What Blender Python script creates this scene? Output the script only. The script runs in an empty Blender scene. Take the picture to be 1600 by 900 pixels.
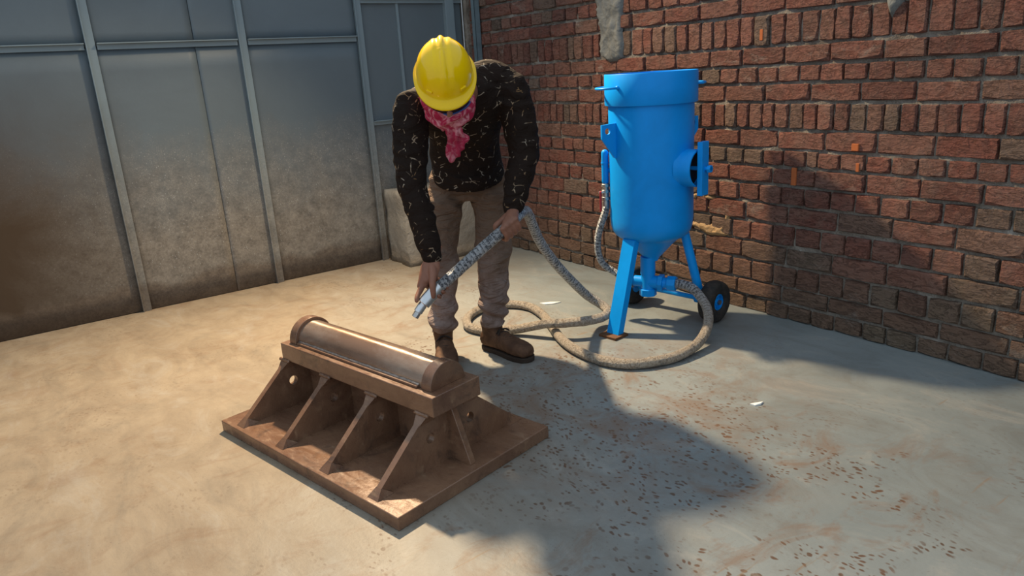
import bpy, bmesh, math, random
from mathutils import Vector, Matrix, noise

# ------------------------------------------------------------------ camera, light, exposure
S = bpy.context.scene
COL = S.collection
YAW, PITCH, ROLL, FPX, CAM_H = math.radians(34.818), math.radians(16.758), math.radians(-3.634), 1131.82, 1.2
fw = Vector((math.sin(YAW)*math.cos(PITCH), math.cos(YAW)*math.cos(PITCH), -math.sin(PITCH)))
rt = Vector((math.cos(YAW), -math.sin(YAW), 0))
up = rt.cross(fw)
cr, sr = math.cos(ROLL), math.sin(ROLL)
rt, up = cr*rt + sr*up, cr*up - sr*rt
cam = bpy.data.cameras.new('camera')
cam.sensor_width = 36
cam.lens = FPX/1600*36
cam.clip_start = 0.05
cam_ob = bpy.data.objects.new('camera', cam)
m = Matrix((rt, up, -fw)).transposed().to_4x4()
m.translation = (0, 0, CAM_H)
cam_ob.matrix_world = m
COL.objects.link(cam_ob)
S.camera = cam_ob

world = bpy.data.worlds.new('world')
S.world = world
world.use_nodes = True
bg = world.node_tree.nodes['Background']
bg.inputs['Color'].default_value = (0.72, 0.86, 1.0, 1)
bg.inputs['Strength'].default_value = 0.72

def lamp(name, kind, loc, energy, col, **kw):
    l = bpy.data.lights.new(name, kind)
    l.energy = energy
    l.color = col
    for k, v in kw.items():
        setattr(l, k, v)
    o = bpy.data.objects.new(name, l)
    o.location = loc
    COL.objects.link(o)
    return o

# warm flood lamp hanging behind the worker, above the plinth; aimed down the room
fl = lamp('flood_lamp', 'SPOT', (1.78, 3.72, 2.6), 710, (1.0, 0.77, 0.49), spot_size=math.radians(140), spot_blend=1.0, shadow_soft_size=0.06)
fl.rotation_euler = (Vector((0.5, 1.7, 0)) - fl.location).to_track_quat('-Z', 'Y').to_euler()

S.view_settings.view_transform = 'Standard'
S.view_settings.look = 'None'
S.view_settings.gamma = 1
S.view_settings.use_curve_mapping = False
S.view_settings.exposure = 0.3

rnd = random.Random(7)
XB, YM = 2.878, 4.473          # face of the brick wall, face of the sheet metal wall

# ------------------------------------------------------------------ materials
class Mat:
    def __init__(s, name, color=(.5, .5, .5), rough=.6, metal=0.0, spec=.5):
        s.m = bpy.data.materials.new(name)
        s.m.use_nodes = True
        s.t = s.m.node_tree
        s.b = s.t.nodes['Principled BSDF']
        s.set('Base Color', (*color, 1)); s.set('Roughness', rough); s.set('Metallic', metal)
        s.set('Specular IOR Level', spec)
        s._co = None
    def set(s, k, v):
        if isinstance(v, bpy.types.NodeSocket): s.t.links.new(v, s.b.inputs[k])
        else: s.b.inputs[k].default_value = v
    def node(s, typ, ins=None, **props):
        n = s.t.nodes.new(typ)
        for k, v in props.items(): setattr(n, k, v)
        for k, v in (ins or {}).items():
            if isinstance(v, bpy.types.NodeSocket): s.t.links.new(v, n.inputs[k])
            else: n.inputs[k].default_value = v
        return n
    def co(s, kind='Object', scale=None):
        if s._co is None: s._co = s.node('ShaderNodeTexCoord')
        o = s._co.outputs[kind]
        if scale is not None:
            o = s.node('ShaderNodeVectorMath', {0: o, 1: scale}, operation='MULTIPLY').outputs[0]
        return o
    def wpos(s, scale=None):
        o = s.node('ShaderNodeNewGeometry').outputs['Position']
        if scale is not None:
            o = s.node('ShaderNodeVectorMath', {0: o, 1: scale}, operation='MULTIPLY').outputs[0]
        return o
    def noise(s, scale, detail=4, rough=.6, vec=None, dist=0):
        return s.node('ShaderNodeTexNoise', {'Scale': scale, 'Detail': detail, 'Roughness': rough, 'Distortion': dist, 'Vector': vec if vec is not None else s.co()}).outputs['Fac']
    def vor(s, scale, vec=None, feature='F1', out='Distance', rand=1.0):
        return s.node('ShaderNodeTexVoronoi', {'Scale': scale, 'Randomness': rand, 'Vector': vec if vec is not None else s.co()}, feature=feature).outputs[out]
    def ramp(s, fac, stops):
        n = s.node('ShaderNodeValToRGB', {'Fac': fac})
        e = n.color_ramp.elements
        while len(e) < len(stops): e.new(.5)
        for x, (p, c) in zip(e, stops):
            x.position = p
            x.color = (c, c, c, 1) if isinstance(c, (int, float)) else (*c, 1)
        return n.outputs['Color']
    def step(s, fac, lo, hi, a=0.0, b=1.0):
        return s.node('ShaderNodeMapRange', {'Value': fac, 'From Min': lo, 'From Max': hi, 'To Min': a, 'To Max': b}, clamp=True).outputs[0]
    def math(s, op, a, b=0.0):
        return s.node('ShaderNodeMath', {0: a, 1: b}, operation=op).outputs[0]
    def mix(s, fac, a, b, blend='MIX'):
        n = s.node('ShaderNodeMix', data_type='RGBA', blend_type=blend)
        for i, v in ((0, fac), (6, a), (7, b)):
            if isinstance(v, bpy.types.NodeSocket): s.t.links.new(v, n.inputs[i])
            else: n.inputs[i].default_value = (*v, 1) if isinstance(v, tuple) and len(v) == 3 else v
        return n.outputs[2]
    def sep(s, v):
        return s.node('ShaderNodeSeparateXYZ', {0: v}).outputs
    def bump(s, h, strength=.5, dist=.01):
        s.set('Normal', s.node('ShaderNodeBump', {'Height': h, 'Strength': strength, 'Distance': dist}).outputs[0])

M = {}
ANISO = .25
# --- concrete floor with tan tone, rust dots and smears
c = Mat('concrete_floor', rough=.62, spec=.35)
P = c.wpos()
x, y, z = c.sep(P)
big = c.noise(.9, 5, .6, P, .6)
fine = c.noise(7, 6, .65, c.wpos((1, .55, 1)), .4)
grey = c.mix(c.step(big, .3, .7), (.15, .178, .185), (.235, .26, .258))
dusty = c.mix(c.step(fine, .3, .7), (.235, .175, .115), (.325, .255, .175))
# tan tone, strongest to the left and back, fading to grey towards the brick wall
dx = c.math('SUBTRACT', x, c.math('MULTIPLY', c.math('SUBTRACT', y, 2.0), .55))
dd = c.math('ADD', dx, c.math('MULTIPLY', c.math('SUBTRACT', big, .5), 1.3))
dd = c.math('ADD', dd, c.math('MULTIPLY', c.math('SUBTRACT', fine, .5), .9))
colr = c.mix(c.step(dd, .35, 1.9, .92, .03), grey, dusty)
# patches of rust-brown footprints: clusters of small dots
work = c.node('ShaderNodeVectorMath', {0: P, 1: (1.55, 1.55, 0)}, operation='DISTANCE').outputs['Value']
patch = c.step(c.math('ADD', c.noise(2.6, 3, .55, P, .8), c.step(work, .3, .95, .13, -.02)), .46, .57)
near = c.step(dx, .2, 1.0, .25, 1)
far = c.step(c.math('SUBTRACT', x, c.math('MULTIPLY', y, .0)), 1.9, 2.35, 1, .18)
pm = c.math('MULTIPLY', c.math('MULTIPLY', patch, near), far)
jit = c.node('ShaderNodeTexNoise', {'Scale': 9.0, 'Detail': 2, 'Vector': P}).outputs['Color']
jv = c.node('ShaderNodeVectorMath', {0: P, 1: c.node('ShaderNodeVectorMath', {0: jit, 1: (.07, .05, 0)}, operation='MULTIPLY').outputs[0]}, operation='ADD').outputs[0]
st = c.node('ShaderNodeMapping', {'Vector': jv, 'Rotation': (0, 0, .7), 'Scale': (1.7, 1, 1)}).outputs[0]
dsz = c.step(c.noise(16, 2, .5, P), .35, .7, -.09, .10)
dots = c.step(c.math('SUBTRACT', c.vor(40, st), dsz), .36, .22)
tread = c.step(c.noise(6.5, 3, .55, P, .6), .38, .45)
dots = c.math('MULTIPLY', dots, c.math('MULTIPLY', tread, pm))
dotcol = c.mix(c.noise(5, 2, .5, P), (.13, .056, .022), (.055, .03, .018))
colr = c.mix(c.math('MULTIPLY', dots, .9), colr, dotcol)
# soft rusty stains and drag streaks
stain = c.math('MULTIPLY', c.step(c.noise(3.1, 5, .7, c.wpos((1.2, 1.9, 1)), 1.0), .52, .68), c.step(dx, .1, 1.1, .5, .9))
wk2 = c.node('ShaderNodeVectorMath', {0: P, 1: (1.72, 1.85, 0)}, operation='DISTANCE').outputs['Value']
blot = c.math('MULTIPLY', c.step(c.noise(3.4, 6, .7, c.wpos((1.5, 1, 1)), 1.2), .46, .62), c.step(wk2, .95, .25))
stain = c.math('MAXIMUM', c.math('MULTIPLY', stain, far), c.math('MULTIPLY', blot, .9))
mott = c.noise(3.2, 8, .72, c.wpos((1.4, .7, 1)), 1.4)
colr = c.mix(c.step(mott, .5, .72, 0, .45), colr, (.12, .105, .085))
colr = c.mix(c.step(mott, .46, .3, 0, .35), colr, (.36, .34, .30))
colr = c.mix(c.math('MULTIPLY', stain, .62), colr, (.17, .09, .045))
stv = c.node('ShaderNodeMapping', {'Vector': P, 'Rotation': (0, 0, -.55), 'Scale': (2.5, 26, 1)}).outputs[0]
streak = c.math('MULTIPLY', c.step(c.noise(1.3, 3, .55, stv), .66, .73), c.step(c.noise(1.7, 2, .5, P), .52, .62))
colr = c.mix(c.math('MULTIPLY', streak, .6), colr, (.21, .125, .06))
speck = c.math('MULTIPLY', c.step(c.vor(75, P), .16, .08), c.step(c.noise(4.5, 3, .6, P), .52, .6))
colr = c.mix(c.math('MULTIPLY', speck, .45), colr, (.09, .07, .055))
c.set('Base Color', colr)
c.set('Roughness', c.step(big, .3, .7, .42, .66))
c.bump(c.math('ADD', c.math('MULTIPLY', fine, .6), c.math('MULTIPLY', c.noise(60, 3, .6, P), .18)), .35, .012)
M['floor'] = c.m

# --- sheet metal: blue grey paint, blast speckle, dust and damp skirting stain
def sheet_mat(name, base, k=1.0):
    c = Mat(name, base, .5, .25, .5)
    P = c.wpos(); x, y, z = c.sep(P)
    n1 = c.noise(2.2, 6, .65, P, .5)
    n2 = c.noise(14, 4, .7, P)
    zz = c.math('ADD', z, c.math('MULTIPLY', c.math('SUBTRACT', n1, .5), .55))
    col = c.mix(c.step(n1, .3, .75), base, tuple(v*1.18 for v in base))
    dust = c.step(zz, 1.02, .36, 0, .82*k)
    n3 = c.noise(75, 4, .8, P)
    gr = c.math('ADD', c.math('MULTIPLY', n2, .45), c.math('MULTIPLY', n3, .55))
    col = c.mix(dust, col, c.mix(c.step(gr, .38, .62), (.125, .102, .078), (.30, .262, .212)))
    sp = c.step(c.vor(150, P), .36, .2)
    band = c.math('MULTIPLY', c.step(zz, 1.05, .72), c.step(zz, .2, .5))
    col = c.mix(c.math('MULTIPLY', c.math('MULTIPLY', sp, band), c.math('MULTIPLY', c.step(n2, .42, .6), .6*k)), col, (.37, .36, .33))
    sp2 = c.math('MULTIPLY', c.step(c.vor(52, c.wpos((1, 1, .7))), .15, .08), c.step(zz, 1.1, .75))
    col = c.mix(c.math('MULTIPLY', sp2, .55*k), col, (.42, .44, .44))
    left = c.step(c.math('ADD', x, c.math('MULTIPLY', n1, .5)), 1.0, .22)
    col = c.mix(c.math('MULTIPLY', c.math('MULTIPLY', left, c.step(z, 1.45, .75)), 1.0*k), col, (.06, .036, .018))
    edge = c.math('ADD', z, c.math('MULTIPLY', c.math('SUBTRACT', c.noise(3.4, 4, .6, c.wpos((1, 1, 0)), .3), .5), .22))
    col = c.mix(c.math('MULTIPLY', c.step(edge, .165, .125), .68*k), col, c.mix(c.step(gr, .4, .6), (.075, .053, .038), (.13, .095, .066)))
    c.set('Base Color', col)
    c.set('Metallic', 0.0)
    c.set('Roughness', c.step(dust, 0, .6, .55, .85))
    c.bump(c.math('ADD', c.math('MULTIPLY', n1, .5), c.math('MULTIPLY', n2, .15)), .25, .02)
    return c.m
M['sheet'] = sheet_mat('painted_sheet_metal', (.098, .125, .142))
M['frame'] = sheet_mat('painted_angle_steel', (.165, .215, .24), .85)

# --- bricks
c = Mat('brick_clay', rough=.88, spec=.2)
oi = c.node('ShaderNodeObjectInfo').outputs['Random']
tint = c.node('ShaderNodeAttribute', attribute_name='tint', attribute_type='GEOMETRY').outputs['Fac']
r1 = c.math('FRACT', c.math('ADD', oi, tint))
r2 = c.math('FRACT', c.math('MULTIPLY', r1, 17.31))
P = c.wpos(); x, y, z = c.sep(P)
n = c.noise(11, 6, .7, P, .4); n2 = c.noise(55, 4, .7, c.wpos((1, .6, 1.6)))
base = c.ramp(r1, [(0, (.135, .055, .042)), (.3, (.20, .072, .052)), (.55, (.17, .078, .058)), (.74, (.225, .092, .068)), (.9, (.16, .105, .078)), (1, (.125, .095, .074))])
col = c.mix(c.step(n, .35, .7, 0, .75), base, c.mix(r2, (.10, .062, .05), (.21, .13, .10)))
col = c.mix(c.step(n2, .58, .78, 0, .55), col, (.07, .045, .036))
# damp, dirty lower courses
lowz = c.math('ADD', z, c.math('MULTIPLY', c.math('SUBTRACT', n, .5), .35))
col = c.mix(c.step(lowz, .42, .02, 0, .72), col, (.145, .108, .072))
# lime and mortar smears
lime = c.math('MULTIPLY', c.step(c.noise(5, 6, .72, c.wpos((1, .8, 1.5)), .6), .6, .7), .5)
col = c.mix(lime, col, (.27, .235, .2))
c.set('Base Color', col)
crk = c.step(c.noise(24, 5, .7, c.wpos((1, .5, 1.5)), 2.0), .40, .47)
c.bump(c.math('ADD', c.math('ADD', c.math('MULTIPLY', n, 1.2), c.math('MULTIPLY', n2, .8)), c.math('MULTIPLY', crk, .35)), 1.0, .014)
M['brick'] = c.m

c = Mat('mortar', rough=.95, spec=.15)
P = c.wpos()
n = c.noise(9, 6, .7, P, .5); n2 = c.noise(48, 4, .75, P)
col = c.mix(c.step(n, .35, .68), (.165, .14, .115), (.29, .265, .23))
col = c.mix(c.step(c.noise(4, 5, .7, c.wpos((1, .7, 2))), .58, .68, 0, .6), col, (.42, .40, .36))
c.set('Base Color', col)
c.bump(c.math('ADD', n, c.math('MULTIPLY', n2, .7)), 1, .02)
M['mortar'] = c.m

c = Mat('cement_render', rough=.9, spec=.2)
n = c.noise(14, 6, .7, c.wpos(), .8)
c.set('Base Color', c.mix(c.step(n, .3, .7), (.12, .125, .12), (.205, .21, .2)))
c.bump(n, .8, .02); M['cement'] = c.m
c = Mat('sandy_mortar', rough=.95, spec=.15)
n = c.noise(25, 6, .7, c.wpos(), .4)
c.set('Base Color', c.mix(c.step(n, .3, .7), (.40, .25, .13), (.55, .37, .2)))
c.bump(n, 1, .02); M['sand'] = c.m
c = Mat('plinth_concrete', rough=.9, spec=.2)
n = c.noise(5, 6, .65, c.wpos(), .4); n2 = c.noise(40, 4, .7, c.wpos())
pz = c.sep(c.wpos())[2]
col = c.mix(c.step(n, .3, .7), (.25, .215, .17), (.36, .325, .27))
col = c.mix(c.step(c.math('ADD', pz, c.math('MULTIPLY', n, .15)), .2, .05), col, (.19, .14, .09))
c.set('Base Color', col); c.bump(c.math('ADD', n, c.math('MULTIPLY', n2, .4)), .8, .02); M['plinth'] = c.m

def simple(name, col, rough, metal=0, spec=.5, var=.25, ns=8, bump=.2, col2=None, lo=.4, hi=.65):
    c = Mat(name, col, rough, metal, spec)
    n = c.noise(ns, 5, .65, c.co(), .4)
    c.set('Base Color', c.mix(c.step(n, lo, hi), col, col2 if col2 else tuple(v*(1-var) for v in col)))
    c.bump(n, bump, .004)
    M[name] = c.m
    return c
simple('blue_paint', (.001, .29, .82), .42, 0, .22, .12, 5, .06)
simple('rusty_foot', (.16, .075, .035), .8, .1, .3, .4, 20, .5)
simple('tyre_rubber', (.022, .021, .02), .8, 0, .3, .3, 30, .3, (.05, .04, .033))
simple('galvanised', (.5, .5, .49), .35, .85, .5, .2, 30, .2)
simple('red_lever', (.42, .02, .03), .4)
simple('black_void', (.01, .01, .012), .8)
simple('bolt_steel', (.25, .25, .25), .4, .8)
simple('helmet_yellow', (.86, .55, .0), .16, 0, .35, .06, 6, .02)
simple('goggle_blue', (.03, .10, .36), .35)
simple('goggle_lens', (.012, .012, .014), .12, 0, .6)
simple('skin', (.26, .115, .072), .55, 0, .35, .25, 14, .15)
simple('boot_leather', (.075, .038, .022), .75, 0, .25, .4, 18, .35, (.13, .068, .038))
simple('boot_sole', (.045, .032, .024), .85, 0, .25)
simple('boot_lace', (.03, .022, .018), .9)
simple('corner_steel', (.16, .22, .25), .5, .3, .5, .3, 9, .2)
simple('aluminium', (.62, .63, .64), .28, .9, .5, .12, 12, .1)
simple('orange_paint', (.42, .12, .04), .8, 0, .2)
simple('white_scrap', (.75, .76, .74), .7)
simple('dark_rubble', (.10, .075, .055), .95, 0, .2, .4, 30, 1)
simple('plywood_scrap', (.09, .06, .04), .9)

c = Mat('brown_primer_steel', rough=.35, metal=.1, spec=.6)
n = c.noise(5, 6, .7, c.co(), .7); n2 = c.noise(22, 5, .7, c.co(scale=(.5, 1.5, 1)), .5)
col = c.mix(c.step(n, .35, .65), (.14, .07, .042), (.235, .13, .076))
col = c.mix(c.step(n2, .58, .74, 0, .7), col, (.36, .23, .135))
col = c.mix(c.step(c.noise(9, 5, .7, c.co(), 1), .55, .68, 0, .7), col, (.07, .042, .03))
c.set('Base Color', col); c.set('Roughness', c.step(n2, .3, .7, .16, .42))
c.bump(c.math('ADD', n, c.math('MULTIPLY', n2, .5)), .3, .006); M['rust'] = c.m
c = Mat('polished_roller_steel', rough=.25, metal=.6, spec=.5)
n = c.noise(4, 6, .7, c.co(scale=(.35, 1, 1)), .6); n2 = c.noise(30, 4, .6, c.co(scale=(.2, 1, 1)))
col = c.mix(c.step(n, .4, .62), (.27, .16, .105), (.42, .31, .235))
c.set('Base Color', col); c.set('Roughness', c.step(n2, .3, .7, .16, .38)); c.bump(n2, .15, .004)
c.set('Anisotropic', .85); c.set('Anisotropic Rotation', ANISO)
c.set('Tangent', c.node('ShaderNodeTangent', direction_type='RADIAL', axis='X').outputs[0]); M['roller'] = c.m
simple('weld_bead', (.36, .30, .26), .3, .7, .5, .4, 60, .8)

# hose: black rubber wound with silvery film, dusty where it lies on the floor
c = Mat('hose_wrap', rough=.35, metal=.35)
uv = c.node('ShaderNodeUVMap').outputs[0]
u_, v_, _ = c.sep(uv)
spir = c.math('FRACT', c.math('ADD', c.math('MULTIPLY', u_, 60.0), c.math('MULTIPLY', v_, 1.0)))
nz = c.noise(95, 5, .75, c.wpos(), .6)
lay = c.math('ADD', c.math('ADD', c.math('MULTIPLY', spir, .45), .28), c.math('MULTIPLY', c.math('SUBTRACT', nz, .5), 3.2))
col = c.mix(c.step(lay, .35, .62), (.11, .12, .135), (.5, .52, .54))
hz = c.sep(c.wpos())[2]
col2 = c.mix(c.step(nz, .35, .65), (.27, .205, .14), (.50, .42, .32))
col2 = c.mix(c.step(c.noise(18, 5, .7, c.wpos(), 1), .55, .68, 0, .85), col2, (.07, .062, .055))
col = c.mix(c.step(hz, .22, .08, 0, .85), col, col2)
c.set('Base Color', col); c.set('Metallic', c.step(hz, .25, .08, .5, .0)); c.set('Roughness', c.step(nz, .3, .7, .18, .5))
c.bump(c.math('ADD', lay, nz), .7, .006); M['hose'] = c.m

c = Mat('patterned_shirt', rough=.85, spec=.1)
q = c.node('ShaderNodeVectorMath', {0: c.co(), 1: c.node('ShaderNodeVectorMath', {0: c.node('ShaderNodeTexNoise', {'Scale': 9.0, 'Detail': 2, 'Vector': c.co()}).outputs['Color'], 1: (.07, .07, .07)}, operation='MULTIPLY').outputs[0]}, operation='ADD').outputs[0]
ln = c.step(c.vor(24, q, 'DISTANCE_TO_EDGE'), .04, .02)
mk = c.step(c.noise(30, 2, .5, c.co(), .5), .55, .62)
col = c.mix(c.noise(6, 4, .6), (.012, .008, .006), (.022, .014, .011))
col = c.mix(c.math('MULTIPLY', c.math('MULTIPLY', ln, mk), .65), col, c.mix(c.step(c.noise(7, 2), .4, .6), (.30, .17, .075), (.55, .48, .38)))
c.set('Base Color', col); c.bump(c.noise(11, 3, .5, c.co(scale=(1, 1, 1.8)), 1.4), .7, .025); M['shirt'] = c.m

c = Mat('work_trousers', rough=.9, spec=.15)
z = c.sep(c.co())[2]
n = c.noise(6, 5, .65, c.co(), .6)
zz = c.math('ADD', z, c.math('MULTIPLY', c.math('SUBTRACT', n, .5), .35))
col = c.mix(c.step(n, .3, .7), (.125, .082, .058), (.17, .115, .082))
col = c.mix(c.step(zz, .52, .28, 0, .75), col, c.mix(c.step(c.noise(13, 4), .4, .6), (.19, .135, .115), (.29, .225, .205)))
fold = c.noise(9, 3, .5, c.co(scale=(1, 1, 2.6)), 1.6)
c.set('Base Color', c.mix(c.step(c.noise(20, 5, .7, c.co(), .8), .55, .7, 0, .45), col, (.10, .068, .05)))
c.bump(c.math('ADD', c.math('MULTIPLY', fold, 1.0), c.math('MULTIPLY', c.noise(60, 4, .6), .08)), .9, .03); M['trousers'] = c.m

c = Mat('scarf_cloth', rough=.9, spec=.15)
n = c.noise(26, 4, .65, c.co(), 1.2)
col = c.mix(c.step(n, .46, .62), (.36, .02, .06), (.60, .26, .29))
col = c.mix(c.step(c.noise(9, 3), .55, .68, 0, .6), col, (.25, .02, .04))
c.set('Base Color', col); c.bump(c.noise(18, 5, .6, c.co(), .6), .6, .008); M['scarf'] = c.m

# ------------------------------------------------------------------ mesh helpers
def tag(o, label=None, cat=None, group=None, kind=None):
    if label: o['label'] = label
    if cat: o['category'] = cat
    if group: o['group'] = group
    if kind: o['kind'] = kind
    return o
def empty(name, loc=(0, 0, 0), rotz=0):
    o = bpy.data.objects.new(name, None)
    o.location = loc; o.rotation_euler = (0, 0, rotz)
    o.empty_display_size = .1
    COL.objects.link(o)
    return o
def finish(name, bm, mat, parent=None, smooth=False, bevel=0, fix=True):
    if fix: bmesh.ops.recalc_face_normals(bm, faces=bm.faces)
    me = bpy.data.meshes.new(name)
    bm.to_mesh(me); bm.free()
    return obj(name, me, mat, parent, smooth, bevel)
def obj(name, me, mat, parent=None, smooth=False, bevel=0):
    me.materials.clear(); me.materials.append(M[mat])
    o = bpy.data.objects.new(name, me)
    COL.objects.link(o)
    if parent: o.parent = parent
    if smooth:
        for p in me.polygons: p.use_smooth = True
    if bevel:
        b = o.modifiers.new('bevel', 'BEVEL'); b.width = bevel; b.segments = 2; b.limit_method = 'ANGLE'; b.angle_limit = .6
    return o
def sharp(o, ang=40):
    for p in o.data.polygons: p.use_smooth = True
    o.data.set_sharp_from_angle(angle=math.radians(ang))
    return o
def box(bm, lo, hi, mat=None):
    vs = [bm.verts.new((x, y, z)) for x in (lo[0], hi[0]) for y in (lo[1], hi[1]) for z in (lo[2], hi[2])]
    if mat is not None:
        for v in vs: v.co = mat @ v.co
    for f in ((0, 1, 3, 2), (4, 6, 7, 5), (0, 4, 5, 1), (2, 3, 7, 6), (0, 2, 6, 4), (1, 5, 7, 3)):
        bm.faces.new([vs[i] for i in f])
    return vs
def boxobj(name, lo, hi, mat, parent=None, bevel=.002, tm=None):
    bm = bmesh.new(); box(bm, lo, hi, tm)
    return finish(name, bm, mat, parent, bevel=bevel)
def frame_of(d, ref=Vector((0, 0, 1))):
    d = d.normalized()
    a = d.cross(ref)
    if a.length < 1e-4: a = d.cross(Vector((1, 0, 0)))
    a.normalize()
    return a, d.cross(a).normalized()
def rings_to_mesh(bm, rings, close=True, caps=True):
    vs = [[bm.verts.new(p) for p in r] for r in rings]
    n = len(vs[0])
    for i in range(len(vs)-1):
        for j in range(n if close else n-1):
            k = (j+1) % n
            bm.faces.new((vs[i][j], vs[i][k], vs[i+1][k], vs[i+1][j]))
    if caps:
        bm.faces.new(vs[0][::-1]); bm.faces.new(vs[-1])
    return vs
def cyl(bm, a, b, r, r2=None, n=20, caps=True):
    a, b = Vector(a), Vector(b); r2 = r if r2 is None else r2
    e1, e2 = frame_of(b-a)
    R = lambda c, q: [c + (e1*math.cos(t) + e2*math.sin(t))*q for t in [2*math.pi*i/n for i in range(n)]]
    rings_to_mesh(bm, [R(a, r), R(b, r2)], True, caps)
def cylobj(name, a, b, r, mat, parent=None, r2=None, n=20, bevel=0):
    bm = bmesh.new(); cyl(bm, a, b, r, r2, n)
    o = finish(name, bm, mat, parent, bevel=bevel)
    return sharp(o, 40)
def lathe(bm, prof, n=40, tm=None):
    rings = [[Vector((max(r, 1e-4)*math.cos(t), max(r, 1e-4)*math.sin(t), z)) for t in [2*math.pi*i/n for i in range(n)]] for r, z in prof]
    if tm is not None: rings = [[tm @ p for p in r] for r in rings]
    return rings_to_mesh(bm, rings, True, True)
def catmull(pts, sub):
    pts = [Vector(p) for p in pts]
    out = []
    for i in range(len(pts)-1):
        p0, p1, p2, p3 = pts[max(i-1, 0)], pts[i], pts[i+1], pts[min(i+2, len(pts)-1)]
        for k in range(sub):
            t = k/sub
            out.append(.5*((2*p1) + (p2-p0)*t + (2*p0-5*p1+4*p2-p3)*t*t + (3*p1-p0-3*p2+p3)*t**3))
    out.append(pts[-1])
    return out
def interp(vals, sub):
    return [v.x for v in catmull([Vector((v, 0, 0)) for v in vals], sub)]
def tube(bm, pts, r, n=14, sub=6, uv=False, rfun=None):
    P = catmull(pts, sub) if sub > 1 else [Vector(p) for p in pts]
    L = 0; Ls = [0]
    for i in range(1, len(P)): L += (P[i]-P[i-1]).length; Ls.append(L)
    e = None; rings = []
    for i, p in enumerate(P):
        d = (P[min(i+1, len(P)-1)] - P[max(i-1, 0)]).normalized()
        if e is None: e, _ = frame_of(d)
        e = (e - d*e.dot(d)).normalized(); g = d.cross(e)
        rr = r if not callable(r) else r(i/(len(P)-1))
        rings.append([p + (e*math.cos(t) + g*math.sin(t))*(rr if rfun is None else rfun(Ls[i], t, rr)) for t in [2*math.pi*k/n for k in range(n)]])
    vs = rings_to_mesh(bm, rings)
    if uv:
        ul = bm.loops.layers.uv.new('UVMap')
        idx = {}
        for i, r_ in enumerate(vs):
            for j, v in enumerate(r_): idx[v] = (i, j)
        for f in bm.faces:
            if len(f.verts) != 4: continue
            js = [idx[l.vert][1] for l in f.loops]
            wrap = max(js) == n-1 and min(js) == 0
            for l in f.loops:
                i, j = idx[l.vert]
                if wrap and j == 0: j = n
                l[ul].uv = (Ls[i], j/n)
    return L
def loft(bm, rings, sub=4, n=24, power=2.0):
    """rings: (centre, half axis a, half axis b); smooth closed tube"""
    C = catmull([r[0] for r in rings], sub); A = catmull([r[1] for r in rings], sub); B = catmull([r[2] for r in rings], sub)
    out = []
    for c_, a, b in zip(C, A, B):
        ring = []
        for k in range(n):
            t = 2*math.pi*k/n
            ct, s_ = math.cos(t), math.sin(t)
            if power != 2:
                ct = math.copysign(abs(ct)**(2/power), ct); s_ = math.copysign(abs(s_)**(2/power), s_)
            ring.append(c_ + a*ct + b*s_)
        out.append(ring)
    rings_to_mesh(bm, out)
def limb(bm, pts, radii, ref=(0, 0, 1), sub=4, n=16, flat=1.0, ball=True):
    """tapered limb through pts with rounded ends"""
    pts = [Vector(p) for p in pts]; ref = Vector(ref)
    P = catmull(pts, sub); R = interp(radii, sub)
    ends0, ends1 = [], []
    d0 = (P[0]-P[1]).normalized(); d1 = (P[-1]-P[-2]).normalized()
    if ball:
        for k in (3, 2, 1):
            a = k*math.pi/2/3.4
            ends0.append((P[0]+d0*R[0]*math.sin(a), R[0]*math.cos(a)))
            ends1.insert(0, (P[-1]+d1*R[-1]*math.sin(a), R[-1]*math.cos(a)))
    seq = ends0 + list(zip(P, R)) + ends1
    rings = []
    e = None
    for i, (p, r) in enumerate(seq):
        d = (seq[min(i+1, len(seq)-1)][0] - seq[max(i-1, 0)][0]).normalized()
        if e is None: e, _ = frame_of(d, ref)
        e = (e - d*e.dot(d)).normalized(); g = d.cross(e)
        rings.append([p + (e*math.cos(t) + g*math.sin(t)*flat)*r for t in [2*math.pi*k/n for k in range(n)]])
    rings_to_mesh(bm, rings)
def ellipsoid(bm, c_, rx, ry, rz, tm=None, n=20, m_=12):
    rings = []
    for i in range(1, m_):
        a = math.pi*i/m_
        rings.append([Vector((rx*math.sin(a)*math.cos(t), ry*math.sin(a)*math.sin(t), rz*math.cos(a))) for t in [2*math.pi*k/n for k in range(n)]])
    c_ = Vector(c_)
    rings = [[(tm @ p if tm is not None else p) + c_ for p in r] for r in rings]
    rings_to_mesh(bm, rings)
def remesh(name, bm, voxel, iters, mat, parent, disp=None, smooth_fac=.5):
    bmesh.ops.recalc_face_normals(bm, faces=bm.faces)
    me = bpy.data.meshes.new(name); bm.to_mesh(me); bm.free()
    o = bpy.data.objects.new(name+'_source', me); COL.objects.link(o)
    r = o.modifiers.new('r', 'REMESH'); r.mode = 'VOXEL'; r.voxel_size = voxel; r.adaptivity = 0
    if iters:
        s_ = o.modifiers.new('s', 'SMOOTH'); s_.factor = smooth_fac; s_.iterations = iters
    dg = bpy.context.evaluated_depsgraph_get()
    me2 = bpy.data.meshes.new_from_object(o.evaluated_get(dg))
    bpy.data.objects.remove(o); bpy.data.meshes.remove(me)
    me2.name = name
    if disp:
        ns = [v.normal.copy() for v in me2.vertices]
        for v, nn in zip(me2.vertices, ns):
            v.co = v.co + nn*disp(v.co, nn)
    return obj(name, me2, mat, parent, True)
def extrude_poly(bm, pts, off):
    """planar polygon pts (Vectors) extruded by vector off"""
    a = [bm.verts.new(p) for p in pts]; b = [bm.verts.new(Vector(p)+off) for p in pts]
    n = len(a)
    bm.faces.new(a[::-1]); bm.faces.new(b)
    for i in range(n): bm.faces.new((a[i], a[(i+1) % n], b[(i+1) % n], b[i]))
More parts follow.
